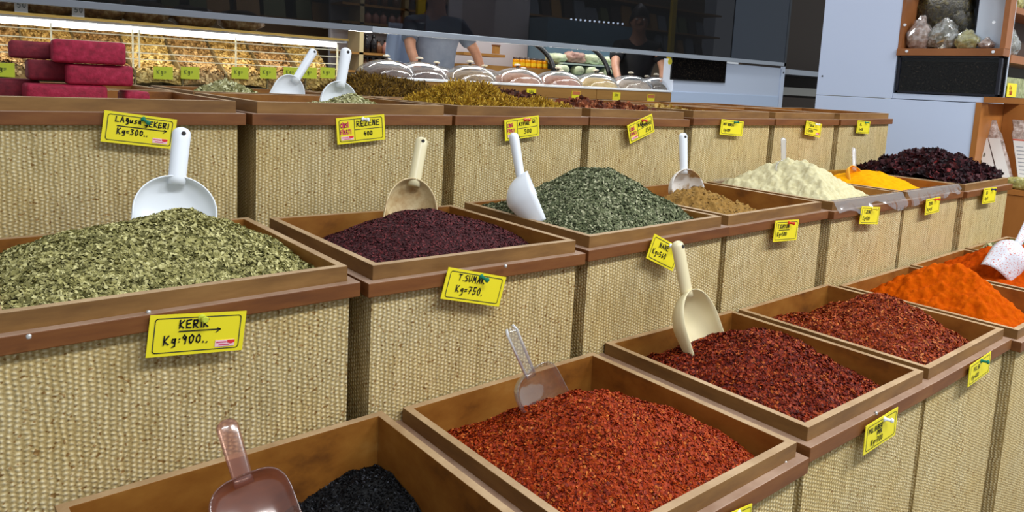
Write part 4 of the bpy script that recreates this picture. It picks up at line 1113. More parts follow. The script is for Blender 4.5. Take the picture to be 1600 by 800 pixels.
for yy_, zz_ in ((YC - .036, -.016), (YC + .30, -.004)):
    lm = MB().tube([(1.85 - 2.5, yy_ - YC, zb_(1.85) + zz_ - 1.36), (4.1 - 2.5, yy_ - YC, zb_(4.1) + zz_ - 1.36)], .006, 8)
    lm.build('led_strip', plain('white_led', (1.0, 0.97, 0.9), 0.4, 0, 14), hd, smooth=True)
slab(-1.2, 5.72, YC - .05, YC + .12, 0.94, 0.97).build('hood_top', BLACKP, hd)

# ------------------------------------------------------------------ white counter at the end of the domes
wc = thing('white_counter', (5.06, 2.9, 0), 'white laminate counter with a dark display window, right of the domes', 'counter')
pa = U(1045, 120, y=YC); pb = U(1225, 106, y=YC)
MB().box(4.31 - 5.06, 5.80 - 5.06, YC - 2.9, YC + .10 - 2.9, 0, 1.345).build('body', WHITEC, wc)
MB().box(4.29 - 5.06, 5.74 - 5.06, YC - 2.908, YC - 2.899, 0, 1.105).build('lower_panel', plain('blueish_laminate', s2l(196, 212, 236), 0.35), wc, bevel=0.002)
MB().box(5.745 - 5.06, 5.80 - 5.06, YC - 2.91, YC - 2.899, 0, 1.36).build('end_strip', WHITEC, wc, bevel=0.002)
DARKT = noisy('dark_tea', [(0.38, s2l(6, 5, 5)), (0.58, s2l(18, 14, 12)), (0.72, s2l(78, 66, 52))], 120, 0.8, 0.6, 4, spec=0.05)
dw = MB().box(4.27 - 5.06, 4.93 - 5.06, YC - 2.906, YC - 2.898, 1.195, 1.375)
dw = dw.build('display_window', DARKT, wc)
MB().ring(4.265 - 5.06, 4.935 - 5.06, -.01, .01, .004, 0, 1).v
fr = MB()
for (a0, a1, b0, b1) in ((4.262, 4.938, 1.190, 1.197), (4.262, 4.938, 1.373, 1.380), (4.262, 4.269, 1.19, 1.38), (4.931, 4.938, 1.19, 1.38)):
    fr.box(a0 - 5.06, a1 - 5.06, YC - 2.912, YC - 2.905, b0, b1)
fr.build('window_frame', BLACKP, dw)
MB().tube([(5.775 - 5.06, YC - 2.913, 1.31), (5.775 - 5.06, YC - 2.909, 1.31)], .008, 10).build('screw', HOLE, wc)
p = U(1047, 96, y=YC - .02)
o = MB().lathe([(.0005, -.022), (.018, -.02), (.024, 0), (.016, .02), (.0005, .024)], 12).build('yellow_sticker', YELLOW, loc=p)
o.scale = (1, .25, 1)
setp(o, 'small yellow sticker at the corner of the dark display window', 'sticker')

# dim recess with shelves past the white counter
rc = thing('dark_shelf_unit', (6.6, 3.0, 0), 'dim brown shelf unit in the gap beside the tall white cabinet', 'shelf unit')
DB = plain('dim_brown', s2l(52, 38, 24), 0.6)
MB().box(-.68, 1.4, .1, .14, 0, 2.4).build('back_panel', DB, rc)
MB().box(-.68, 1.4, -.38, .1, 1.30, 1.345).build('shelf', ALU, rc)
MB().box(-.68, 1.4, -.30, -.28, 1.12, 1.19).build('rail', plain('pale_rail', s2l(150, 148, 140), 0.5), rc)
MB().box(-.68, 1.4, -.3, .1, 0, 1.10).build('cupboard', DB, rc)

# ------------------------------------------------------------------ tall white cabinet on the right, facing back along the rows
XW = 3.35


def WL(u, v, d=0.0):
    """spot of the cabinet face (or d behind it) in the cabinet's own frame: along, depth, height"""
    q = U(u, v, x=XW + d)
    return Vector((-q.y, d, q.z))


def wpos(l): return Vector((XW + l[1], -l[0], l[2]))


RZ = -PI / 2
sh = thing('white_shelf_cabinet', (XW, 0, 0), 'tall white cabinet with brown-edged shelves of bagged herbs at the right', 'cabinet', rot=(0, 0, RZ))
xw0, xs0, xs1, xn0 = -.974, -.611, -.204, -.281
zsb, zst, zseam, zbb = 1.320, 1.350, 1.130, 1.158
CABWH = plain('cabinet_white', s2l(206, 219, 245), 0.45)
MB().box(xw0, xs0 - .006, 0, .02, zseam + .0015, 2.4).build('upper_panel', CABWH, sh, bevel=.001)
MB().box(xs0 - .005, xs1 - .02, 0, .02, zseam + .0015, zbb - .003).build('middle_panel', CABWH, sh, bevel=.001)
MB().box(xw0, xn0, 0, .02, 0, zseam - .0015).build('lower_panel', CABWH, sh, bevel=.001)
xm = -.336
PALEB = plain('pale_back', s2l(206, 216, 230), 0.6)
MB().box(xs0 - .02, xm, .34, .36, 0, 2.4).build('back_panel', PALEB, sh)
MB().box(xs0 - .02, xs0 - .006, .021, .34, 0, 2.4).build('side_panel', CABWH, sh)
MB().box(xm, xs1, .064, .070, zseam, 2.4).build('corner_back', PALEB, sh)
MB().box(xm - .004, xm, .070, .34, zseam, 2.4).build('partition', PALEB, sh)
REDW = noisy('red_brown_edge', [(0.3, s2l(134, 82, 44)), (0.7, s2l(164, 104, 60))], 5, 0.4, 0.05)
MB().add([(xs0 - .005, -.012, zsb), (xs1 + .001, -.012, zsb), (xs1 + .001, .063, zsb), (xm - .005, .063, zsb), (xm - .005, .34, zsb), (xs0 - .005, .34, zsb),
          (xs0 - .005, -.012, zst), (xs1 + .001, -.012, zst), (xs1 + .001, .063, zst), (xm - .005, .063, zst), (xm - .005, .34, zst), (xs0 - .005, .34, zst)],
         [(5, 4, 3, 2, 1, 0), (6, 7, 8, 9, 10, 11), (0, 1, 7, 6), (1, 2, 8, 7), (2, 3, 9, 8), (3, 4, 10, 9), (4, 5, 11, 10), (5, 0, 6, 11)]).build('shelf', REDW, sh, bevel=.001)
MB().box(xs0 - .005, xs0 + .009, -.002, .34, zst + .001, 2.4).build('upright', REDW, sh)
MB().box(xs1 - .018, xs1 + .001, -.002, .063, zst + .001, 2.4).build('upright', REDW, sh)
zu = WL(1530, -14, .06).z
MB().box(xs0 + .010, xm - .006, .06, .34, zu, zu + .022).build('shelf', REDW, sh)
MB().box(xm, xs1 - .019, .02, .063, zu, zu + .022).build('shelf', REDW, sh)
sl = area('shelf_fill_light', (0, 0, 0), .2, .03, .06, (0.95, 0.98, 1.0))  # added light without a fixture, brightens the bags inside the compartment
sl.parent = sh
sl.location = (-.47, .10, zu - .006)
for uu, vv, d in ((1417, 80, -.012), (1552, 81, -.012), (1414, 39, -.002), (1553, 35, -.002)):
    q = WL(uu, vv, d)
    MB().tube([(q.x, d + .002, q.z), (q.x, d - .003, q.z)], .006, 12).build('screw_cap', WHITEP, sh)
q = WL(1285, 119)
MB().tube([(q.x, .001, q.z), (q.x, -.002, q.z)], .004, 10).build('screw', HOLE, sh)
MB().box(xs1 - .05, .5, -.006, .02, WL(1560, 161).z, WL(1560, 152).z).build('wood_band', CABW, sh)
zq = WL(1560, 161).z - .001
MB().box(xn0 + .001, xn0 + .022, -.004, .28, 0, zq).build('niche_side', CABW, sh)
MB().box(xn0 + .023, .5, .26, .28, 0, zq).build('niche_back', CABW, sh)
zn = WL(1560, 292, .04).z
MB().box(xn0 + .023, .5, -.004, .26, zn - .02, zn).build('niche_shelf', CABW, sh)
MB().box(xn0 + .023, .5, 0, .016, 0, zn - .021).build('niche_door', CABW, sh)

# glass-fronted bin of loose tea below the brown shelf
tb = thing('tea_bin', wpos((-.405, 0, zbb)), 'black-framed glass bin of dark loose tea under the brown shelf', 'bin', rot=(0, 0, RZ))
hb_ = zsb - zbb - .002
hw = .199
MB().box(-hw + .008, hw - .008, .006, .055, .006, hb_ * .86).build('tea', DARKT, tb)
MB().box(-hw + .006, hw - .006, -.001, .001, .006, hb_ - .004).build('glass', CASEG, tb)
fr = MB()
for (a0, a1, b0, b1) in ((-hw, hw, 0, .008), (-hw, hw, hb_ - .007, hb_), (-hw, -hw + .008, 0, hb_), (hw - .011, hw, 0, hb_)):
    fr.box(a0, a1, -.005, .012, b0, b1)
fr.build('frame', plain('dark_blue_frame', s2l(24, 26, 38), 0.4), tb)
MB().box(-hw, hw, .056, .061, 0, hb_).build('back', BLACKP, tb)

HERB1 = noisy('dark_bagged_herb', [(0.35, s2l(20, 17, 8)), (0.55, s2l(52, 45, 18)), (0.68, s2l(92, 82, 38)), (0.85, s2l(180, 172, 140))], 70, 0.22, 0.9, 6, 0.006, spec=0.7)
HERB2 = noisy('silver_bagged_herb', [(0.3, s2l(74, 70, 60)), (0.48, s2l(140, 136, 116)), (0.6, s2l(196, 196, 192)), (0.72, s2l(240, 244, 252))], 55, 0.16, 1.0, 5, 0.008, spec=0.8)
HERB3 = noisy('yellow_bagged_herb', [(0.3, s2l(110, 104, 50)), (0.55, s2l(186, 178, 104)), (0.75, s2l(236, 232, 200))], 55, 0.18, 0.9, 5, 0.008, spec=0.8)
HERB4 = noisy('rosy_bagged_sweet', [(0.3, s2l(126, 104, 88)), (0.55, s2l(196, 172, 160)), (0.75, s2l(242, 232, 228))], 50, 0.18, 0.9, 5, 0.008, spec=0.8)


def shelfbag(u0, u1, vt, d, m, label, seed, lump=0.22, zb=None, dep=.08, lean=0, tie=True):
    a_, b_ = WL(u0, 70, d), WL(u1, 70, d)
    tt = WL((u0 + u1) / 2, vt, d)
    o = bag('herb_bag', wpos(((a_.x + b_.x) / 2, d + dep / 2, zb)), abs(b_.x - a_.x), dep, tt.z - zb, m, label, 'bag', seed, lump=lump, group='plastic bags on the brown shelves', rz=RZ, tie=tie)
    if lean: o.rotation_euler = Euler((0, lean, RZ), 'XYZ')
    return o


zsh = zst + .0005
shelfbag(1412, 1448, 24, .012, HERB4, 'rosy plastic bag at the left end of the brown shelf', 1.0, zb=zsh)
shelfbag(1444, 1492, 28, .012, HERB2, 'shiny silvery plastic bag of herb, second on the brown shelf', 2.3, zb=zsh)
shelfbag(1487, 1527, 46, .008, HERB3, 'low yellow-green plastic bag on the brown shelf', 3.7, zb=zsh, dep=.05)
shelfbag(1526, 1550, 58, .004, HERB4, 'small pinkish plastic bag at the right end of the brown shelf', 4.9, zb=zsh, dep=.05)
shelfbag(1412, 1502, -60, .11, HERB1, 'large dark olive bag of leaves behind the smaller shelf bags', 6.1, 0.25, zb=zsh, dep=.14, tie=False)
shelfbag(1476, 1512, 14, .10, HERB1, 'dark olive bag slumping right of the large leaf bag', 7.7, zb=zsh, dep=.10, tie=False)

# shelf unit round the corner
cu = thing('corner_shelf_unit', (XW + .45, .204, 0), 'brown-edged shelf unit round the corner at the upper right edge', 'shelf unit')
xq0, xq1 = -.376, .5
MB().box(xq0, xq1, -.004, .125, 1.298, 1.330).build('shelf', REDW, cu, bevel=.001)
MB().box(xq0, xq1, .01, .125, 1.50, 1.525).build('shelf', REDW, cu, bevel=.001)
MB().box(xq0, xq1, .125, .130, 0, 2.4).build('back_panel', plain('brown_back', s2l(70, 50, 36), 0.6), cu)
MB().box(xq0, xq1, -.004, .124, 1.135, 1.155).build('lower_shelf', CABW, cu)
hb2 = thing('herb_bin', (XW + .45, .21, 1.156), 'glass bin of pale green herb at the right edge, beside the dark tea', 'bin')
MB().box(xq0 + .004, xq1, .006, .10, .004, .085).build('herb', noisy('pale_leaf', [(0.3, s2l(120, 124, 84)), (0.7, s2l(196, 196, 150))], 60, 0.7, 0.8), hb2)
MB().box(xq0 + .004, xq1, -.002, .001, .004, .135).build('glass', CASEG, hb2)
MB().box(xq0 + .002, xq1, -.004, .105, 0, .004).build('frame', BLACKP, hb2)
q = U(1582, 141, y=.20)
t = thing('price_label', (q.x, .203, q.z), 'yellow price label on the pale green herb bin at the right edge', 'price label')
MB().box(-.055, .055, -.001, .001, -.028, .028).build('card', YELLOW, t)
wm = MB(); write(wm, 'Kg', -.03, .002, .016, .0035, 0, -.0018); write(wm, '300', -.03, -.02, .015, .003, 0, -.0018); wm.build('handwriting', RED, t)
for j, (xa_, w_, h_, m, lb) in enumerate(((3.44, .10, .15, HERB4, 'tall pale packet standing in the corner shelf unit'), (3.55, .10, .12, HERB2, 'silvery packet cut by the right edge in the corner shelf unit'))):
    bag('herb_bag', (xa_ + .03, .26, 1.3305), w_, .07, h_, m, lb, 'bag', 8.0 + j, group='plastic bags on the brown shelves', tie=True)
for j, (xa_, m) in enumerate(((3.44, HERB3), (3.56, HERB3))):
    bag('herb_bag', (xa_ + .03, .26, 1.5255), .1, .06, .12, m, 'yellowish packet on the top board of the corner shelf unit, ' + ['left', 'right'][j] + ' one', 'bag', 18.0 + j, group='plastic bags on the brown shelves')

for i, (uu, ut) in enumerate(((1552, 1530), (1574, 1548), (1604, 1590))):
    lo = WL(uu, 285, .04); hi = WL(ut, 188, .14)
    t = thing('long_packet', wpos((lo.x, .06, zn)), 'long clear packet with white label in the wooden niche, ' + ['left one', 'middle one', 'right one at the edge'][i], 'packet', 'long packets in the wooden niche', rot=(0, 0, RZ))
    dx, dy, dz = hi.x - lo.x, .08, hi.z - zn
    rows = []
    for k in range(15):
        f = k / 14
        wq = .028 * (1 - .25 * (f > .85)) * (1 + .12 * mnoise.noise(Vector((f * 6, i, 0))))
        th = .014 * math.sin(min(1, f * 1.25 + .15) * PI) + .002
        rr = []
        for j in range(13):
            a = 2 * PI * j / 12
            rr.append((dx * f + wq * math.cos(a), dy * f + th * math.sin(a) * (1 + .3 * mnoise.noise(Vector((f * 9, a, i)))), dz * f + .002))
        rows.append(rr)
    MB().grid(rows).build('pouch', HERB4, t, smooth=True)
    lab = MB()
    off = .0175
    P4 = [[(dx * f + s * .021, dy * f - off, dz * f + .002) for s in (-1, 0, 1)] for f in (.12, .3, .5, .72)]
    lab.grid(P4).build('paper_label', plain('label_white', s2l(234, 228, 222), 0.4), t)
    lb = MB()

    def bar(f, hh, w2, mi):
        lb.add([(dx * f - w2, dy * f - off - .0006, dz * f), (dx * f + w2, dy * f - off - .0006, dz * f), (dx * (f + hh) + w2, dy * (f + hh) - off - .0006, dz * (f + hh)), (dx * (f + hh) - w2, dy * (f + hh) - off - .0006, dz * (f + hh))], [(0, 1, 2, 3)], mi)
    for f in (.13, .70): bar(f, .025, .021, 0)
    for n_ in range(8): bar(.22 + .055 * n_, .012, .013, 1)
    lb.build('label_print', [plain('label_red', s2l(206, 92, 66), 0.5), plain('label_grey', s2l(150, 150, 156), 0.5)], t)
q = WL(1530, 260, .05)
bag('snack_bag', wpos((q.x, .10, zn)), .05, .05, WL(1527, 232, .06).z - zn, HERB2, 'small dark speckled bag at the left of the wooden niche', 'bag', 11.0, rz=RZ)
q = WL(1585, 280, .0)
bag('snack_bag', wpos((q.x + .03, .035, zn)), .16, .045, .05, HERB3, 'low yellowish bag at the front of the wooden niche', 'bag', 12.0, rz=RZ)

# ------------------------------------------------------------------ far shelves behind the counter
YB = 5.0
FW = noisy('far_shelf_wood', [(0.3, s2l(150, 104, 48)), (0.7, s2l(184, 136, 70))], 4, 0.5, 0.05)
bs = thing('bottle_shelf', (3.3, YB, 0), 'wooden shelf of bottles behind the counter, left of the grey-shirted person', 'shelf')
pl = U(565, 80, y=YB); pr_ = U(640, 80, y=YB)
MB().box(pl.x - .2 - 3.3, pr_.x + .15 - 3.3, .2, .24, 0, 2.5).build('back_panel', plain('grey_panel', s2l(176, 172, 176), 0.6), bs)
for vv in (84, 112, 38, 10, -20):
    zz = U(600, vv, y=YB).z
    MB().box(pl.x - .2 - 3.3, pr_.x + .15 - 3.3, -.02, .2, zz - .02, zz).build('shelf_board', FW, bs)
for uu in (563, 632):
    xx = U(uu, 80, y=YB).x - 3.3
    MB().box(xx - .02, xx + .02, -.02, .2, 0, 2.4).build('upright', plain('cream_upright', s2l(214, 196, 150), 0.6), bs)
btl = [plain('dark_bottle', s2l(30, 26, 28), 0.2), plain('brown_bottle', s2l(110, 70, 44), 0.25), plain('rose_bottle', s2l(186, 130, 116), 0.3), plain('cream_bottle', s2l(214, 190, 140), 0.3)]
BLN = ['dark', 'brown', 'rosy', 'cream']


def bottle(x, y, z, h, r, mat, label, cap=None, cat='bottle', name='bottle', grp=None):
    t = thing(name, (x, y, z), label, cat, grp)
    MB().lathe([(0.0005, 0), (r, 0), (r, h * .55), (r * .45, h * .75), (r * .42, h * .9), (0.0005, h * .9)], 14).build('body', mat, t, smooth=True)
    MB().lathe([(r * .5, h * .88), (r * .5, h), (0.0005, h)], 12).build('cap', cap or BLACKP, t, smooth=True)


k = 0
for vv, us in ((84, (572, 583, 591, 602, 610, 618, 626)), (112, (570, 578, 588, 598, 607, 617, 627)), (38, (574, 586, 598, 612, 624)), (10, (572, 584, 600, 618))):
    nm = {84: 'shelf level with the shirt sleeve', 112: 'shelf just above the domes', 38: 'shelf behind the smoked glass edge', 10: 'shelf high behind the smoked glass'}[vv]
    for j, uu in enumerate(us):
        q = U(uu, vv, y=YB + .05)
        kk = (k * 7 + j) % 4 if vv != 84 else [0, 0, 1, 2, 3, 2, 1][j]
        bottle(q.x, YB + .05, U(600, vv, y=YB).z, .16 if kk == 0 else .12, .034, btl[kk], BLN[kk] + ' bottle on the ' + nm + ', ' + ['leftmost', 'second', 'third', 'fourth', 'fifth', 'sixth', 'seventh'][j] + ' from the left', grp='bottles behind the counter')
        k += 1
# warm shelf with honey jars
hs = thing('honey_shelf', (4.4, 4.4, 0), 'wooden shelf with honey jars behind the counter, between the two people', 'shelf')
YH = 4.4
hl, hrr = U(735, 90, y=YH).x, U(862, 90, y=YH).x
for vv, th in ((104, .06), (86, .025)):
    zz = U(800, vv, y=YH).z
    x_a, x_b = (hl, hrr) if vv == 104 else (hl, U(800, 90, y=YH).x)
    MB().box(x_a - 4.4, x_b - 4.4, 0 if vv == 104 else .1, .3, zz - th, zz).build('shelf_board', FW, hs)
MB().box(hl - 4.4, hrr - 4.4, .3, .33, 0, U(800, 104, y=YH).z).build('back_panel', FW, hs)
MB().box(hl - 4.4, hrr - 4.4, .36, .38, 0, 2.4).build('wall_panel', plain('pale_panel', s2l(186, 180, 184), 0.6), hs)
MB().box(hl - 4.4, hrr - 4.4, .02, .3, 0, U(800, 108, y=YH).z).build('cupboard', FW, hs)
zz = U(800, 104, y=YH).z
HON = plain('honey', s2l(226, 150, 10), 0.2)
for j, uu in enumerate((806, 815, 823, 832, 842, 851)):
    q = U(uu, 100, y=YH + .08)
    t = thing('honey_jar', (q.x, YH + .08, zz), 'amber honey jar on the wooden shelf, ' + ['leftmost', 'second from left', 'third from left', 'third from right', 'second from right', 'rightmost'][j], 'jar', 'honey jars on the wooden shelf')
    MB().lathe([(.0005, 0), (.03, 0), (.032, .01), (.032, .065), (.026, .078), (.0005, .078)], 16).build('body', HON, t, smooth=True)
    MB().lathe([(.029, .076), (.029, .092), (.0005, .092)], 16).build('lid', plain('dark_lid', s2l(70, 52, 44), 0.4), t, smooth=True)
    MB().lathe([(.0328, .015), (.0328, .045)], 16).build('paper_label', plain('yellow_label', s2l(240, 200, 30), 0.5), t, smooth=True)
q = U(775, 76, y=YH + .2)
t = thing('wooden_box', (q.x, YH + .2, U(775, 84, y=YH + .2).z), 'small wooden box on the shelf right of the grey-shirted person', 'box')
MB().box(-.03, .03, -.02, .02, 0, .07).build('body', FW, t); MB().box(-.034, .034, -.024, .024, .07, .082).build('lid', RAILW, t)
# refrigerated case with curved black arms
fc = thing('cheese_fridge', (5.2, 4.3, 0), 'glass cheese fridge with curved black arms behind the domes', 'fridge')
fl_, fr_ = U(868, 100, y=4.3).x + .05, U(1010, 100, y=4.3).x
TEAL = plain('fridge_teal', s2l(96, 120, 136), 0.4)
zsf = U(910, 100, y=4.3).z
MB().box(fl_ - 5.2, fr_ - 5.2, .2, .5, 0, 1.75).build('back_panel', TEAL, fc)
MB().box(fl_ - 5.2, fr_ - 5.2, -.1, .2, 0, U(910, 118, y=4.3).z).build('deck', plain('fridge_deck', s2l(150, 166, 160), 0.4), fc)
MB().box(fl_ - 5.2, fr_ - 5.2, -.05, .2, zsf - .015, zsf).build('shelf', plain('fridge_shelf', s2l(190, 206, 196), 0.3), fc)
for (ua, ub) in (((848, 78), (866, 112)), ((935, 84), (952, 118))):
    A = U(ua[0], ua[1], y=4.1); B = U(ub[0], ub[1], y=3.95)
    pts = []
    for k in range(-6, 8):
        f = k / 7
        pts.append((A.x + (B.x - A.x) * f + .02 * math.sin(f * 3) - 5.2, A.y + (B.y - A.y) * f - 4.3, A.z + (B.z - A.z) * f * (0.7 + .3 * f)))
    MB().tube(pts, .022, 10).build('curved_arm', BLACKP, fc, smooth=True)
CHE = noisy('pale_cheese', [(0.3, s2l(186, 196, 150)), (0.7, s2l(226, 232, 196))], 20, 0.5, 0.6)
CHR = noisy('pinkish_meze', [(0.3, s2l(150, 110, 100)), (0.7, s2l(200, 160, 140))], 20, 0.5, 0.6)
for j, (ua, ub, vt) in enumerate(((858, 884, 82), (884, 912, 80), (912, 934, 84), (940, 962, 88))):
    a_, b_ = U(ua, 98, y=4.35), U(ub, 98, y=4.35)
    bag('cheese_heap', ((a_.x + b_.x) / 2, 4.37, zsf), b_.x - a_.x, .16, U(ua, vt, y=4.35).z - zsf, CHR if j == 1 else CHE, ['pale cheese heap at the left of the fridge shelf', 'pinkish heap beside the pale cheese in the fridge', 'pale cheese heap in the middle of the fridge shelf', 'pale cheese heap beside the black-shirted person'][j], 'cheese', 20.0 + j, lump=.25, group='heaps on the fridge shelf')
for j, (uu, w_) in enumerate(((880, .16), (905, .12), (925, .14), (950, .1))):
    q = U(uu, 116, y=4.25)
    bag('cheese_tub', (q.x, 4.28, U(910, 118, y=4.3).z), w_, .12, .09, CHE, 'pale tub on the fridge deck, ' + ['leftmost', 'second from left', 'third from left', 'rightmost'][j], 'tub', 30.0 + j, lump=.05, group='tubs on the fridge deck')

# tall shelves dimly seen through the smoked glass
ds = thing('packet_rack', (4.2, 5.4, 0), 'tall rack of packets dimly seen through the smoked glass', 'rack')
MB().box(-3.5, 4.6, .3, .34, 0, 2.6).build('back_panel', plain('rack_back', s2l(120, 100, 76), 0.6), ds)
for zz in (1.55, 1.85, 2.15):
    MB().box(-3.5, 4.6, 0, .3, zz, zz + .02).build('shelf_board', FW, ds)
pk = [plain('packet_gold', s2l(176, 130, 60), 0.4), plain('packet_dark', s2l(70, 50, 40), 0.4), plain('packet_grey', s2l(130, 136, 146), 0.4), plain('packet_green', s2l(110, 116, 66), 0.4)]
KN = ['gold', 'dark', 'grey', 'green']
g = random.Random(9)
proto = {}
LV = ['lowest', 'middle', 'top']
for li, zz in enumerate((1.572, 1.872)):
    x = 1.0
    j = 0
    while x < 8.5:
        m = g.randrange(4)
        w_ = g.uniform(.12, .2)
        hgt = g.uniform(.16, .25)
        rows = [[(sx * w_ / 2 * (1 - .1 * (f > .8)), sy * (.05 * (1 - f) + .008), f * hgt) for sx, sy in ((-1, -1), (1, -1), (1, 1), (-1, 1), (-1, -1))] for f in (0, .3, .6, .9, 1)]
        o = MB().grid(rows).build('packet', pk[m], loc=(x, 5.5, zz + .0005))
        setp(o, KN[m] + ' packet on the ' + ('lower' if li == 0 else 'upper') + ' shelf of the rack dim behind the smoked glass', 'packet', 'packets on the dim rack')
        x += w_ + g.uniform(.02, .08)
        j += 1
YPOST = plain('yellow_post', s2l(214, 180, 20), 0.5)
for (uu, lb) in ((657, 'behind the grey-shirted person'), (1052, 'right of the black-shirted person')):
    q = U(uu, 20, y=4.7)
    o = MB().box(-.04, .04, -.02, .02, 0, 2.2).build('yellow_post', YPOST, loc=(q.x, 4.7, 0), bevel=.004)
    setp(o, 'yellow upright post behind the smoked glass, ' + lb, 'post')
LEDM = plain('led_blue_white', (0.7, 0.85, 1.0), 0.4, 0, 6)
ld = thing('led_strip', (4.6, 4.55, 1.75), 'row of small bluish lamps behind the smoked glass', 'lamp')
MB().box(U(880, 30, y=4.55).x - 4.6 - .02, U(980, 40, y=4.55).x - 4.6 + .02, 0, .03, -.02, .0).build('bar', BLACKP, ld)
for j in range(12):
    uu = 893 + j * 7.3
    q = U(uu, 30 + (uu - 893) * .09, y=4.54)
    MB().tube([(q.x - 4.6, -.012, q.z - 1.75 - .0), (q.x - 4.6, .0, q.z - 1.75)], .009, 8).build('bulb', LEDM, ld)


# ------------------------------------------------------------------ people behind the counter
def skin_mesh(name, verts, edges, radii, mat, parent, root=0, sub=2, loc=None):
    me = bpy.data.meshes.new(name)
    me.from_pydata([tuple(v) for v in verts], edges, [])
    o = bpy.data.objects.new(name, me)
    COL.objects.link(o)
    m = o.modifiers.new('skin', 'SKIN'); m.use_smooth_shade = True
    for i, r in enumerate(radii):
        sv = me.skin_vertices[0].data[i]
        sv.radius = (r, r) if not isinstance(r, tuple) else r
        sv.use_root = (i == root)
    s = o.modifiers.new('sub', 'SUBSURF'); s.levels = s.render_levels = sub
    bpy.context.view_layer.update()
    dg = bpy.context.evaluated_depsgraph_get()
    nm = bpy.data.meshes.new_from_object(o.evaluated_get(dg))
    o.modifiers.clear()
    o.data = nm
    nm.materials.clear(); nm.materials.append(mat)
    for p in nm.polygons: p.use_smooth = True
    if parent: o.parent = parent
    if loc is not None: o.location = loc
    return o


SKIN = noisy('skin', [(0.3, s2l(190, 136, 108)), (0.7, s2l(214, 160, 130))], 10, 0.55, 0.05)
HAIR = noisy('dark_hair', [(0.3, s2l(24, 18, 16)), (0.7, s2l(48, 36, 30))], 60, 0.5, 0.5)
EYEW = plain('eye_white', s2l(230, 226, 222), 0.3)


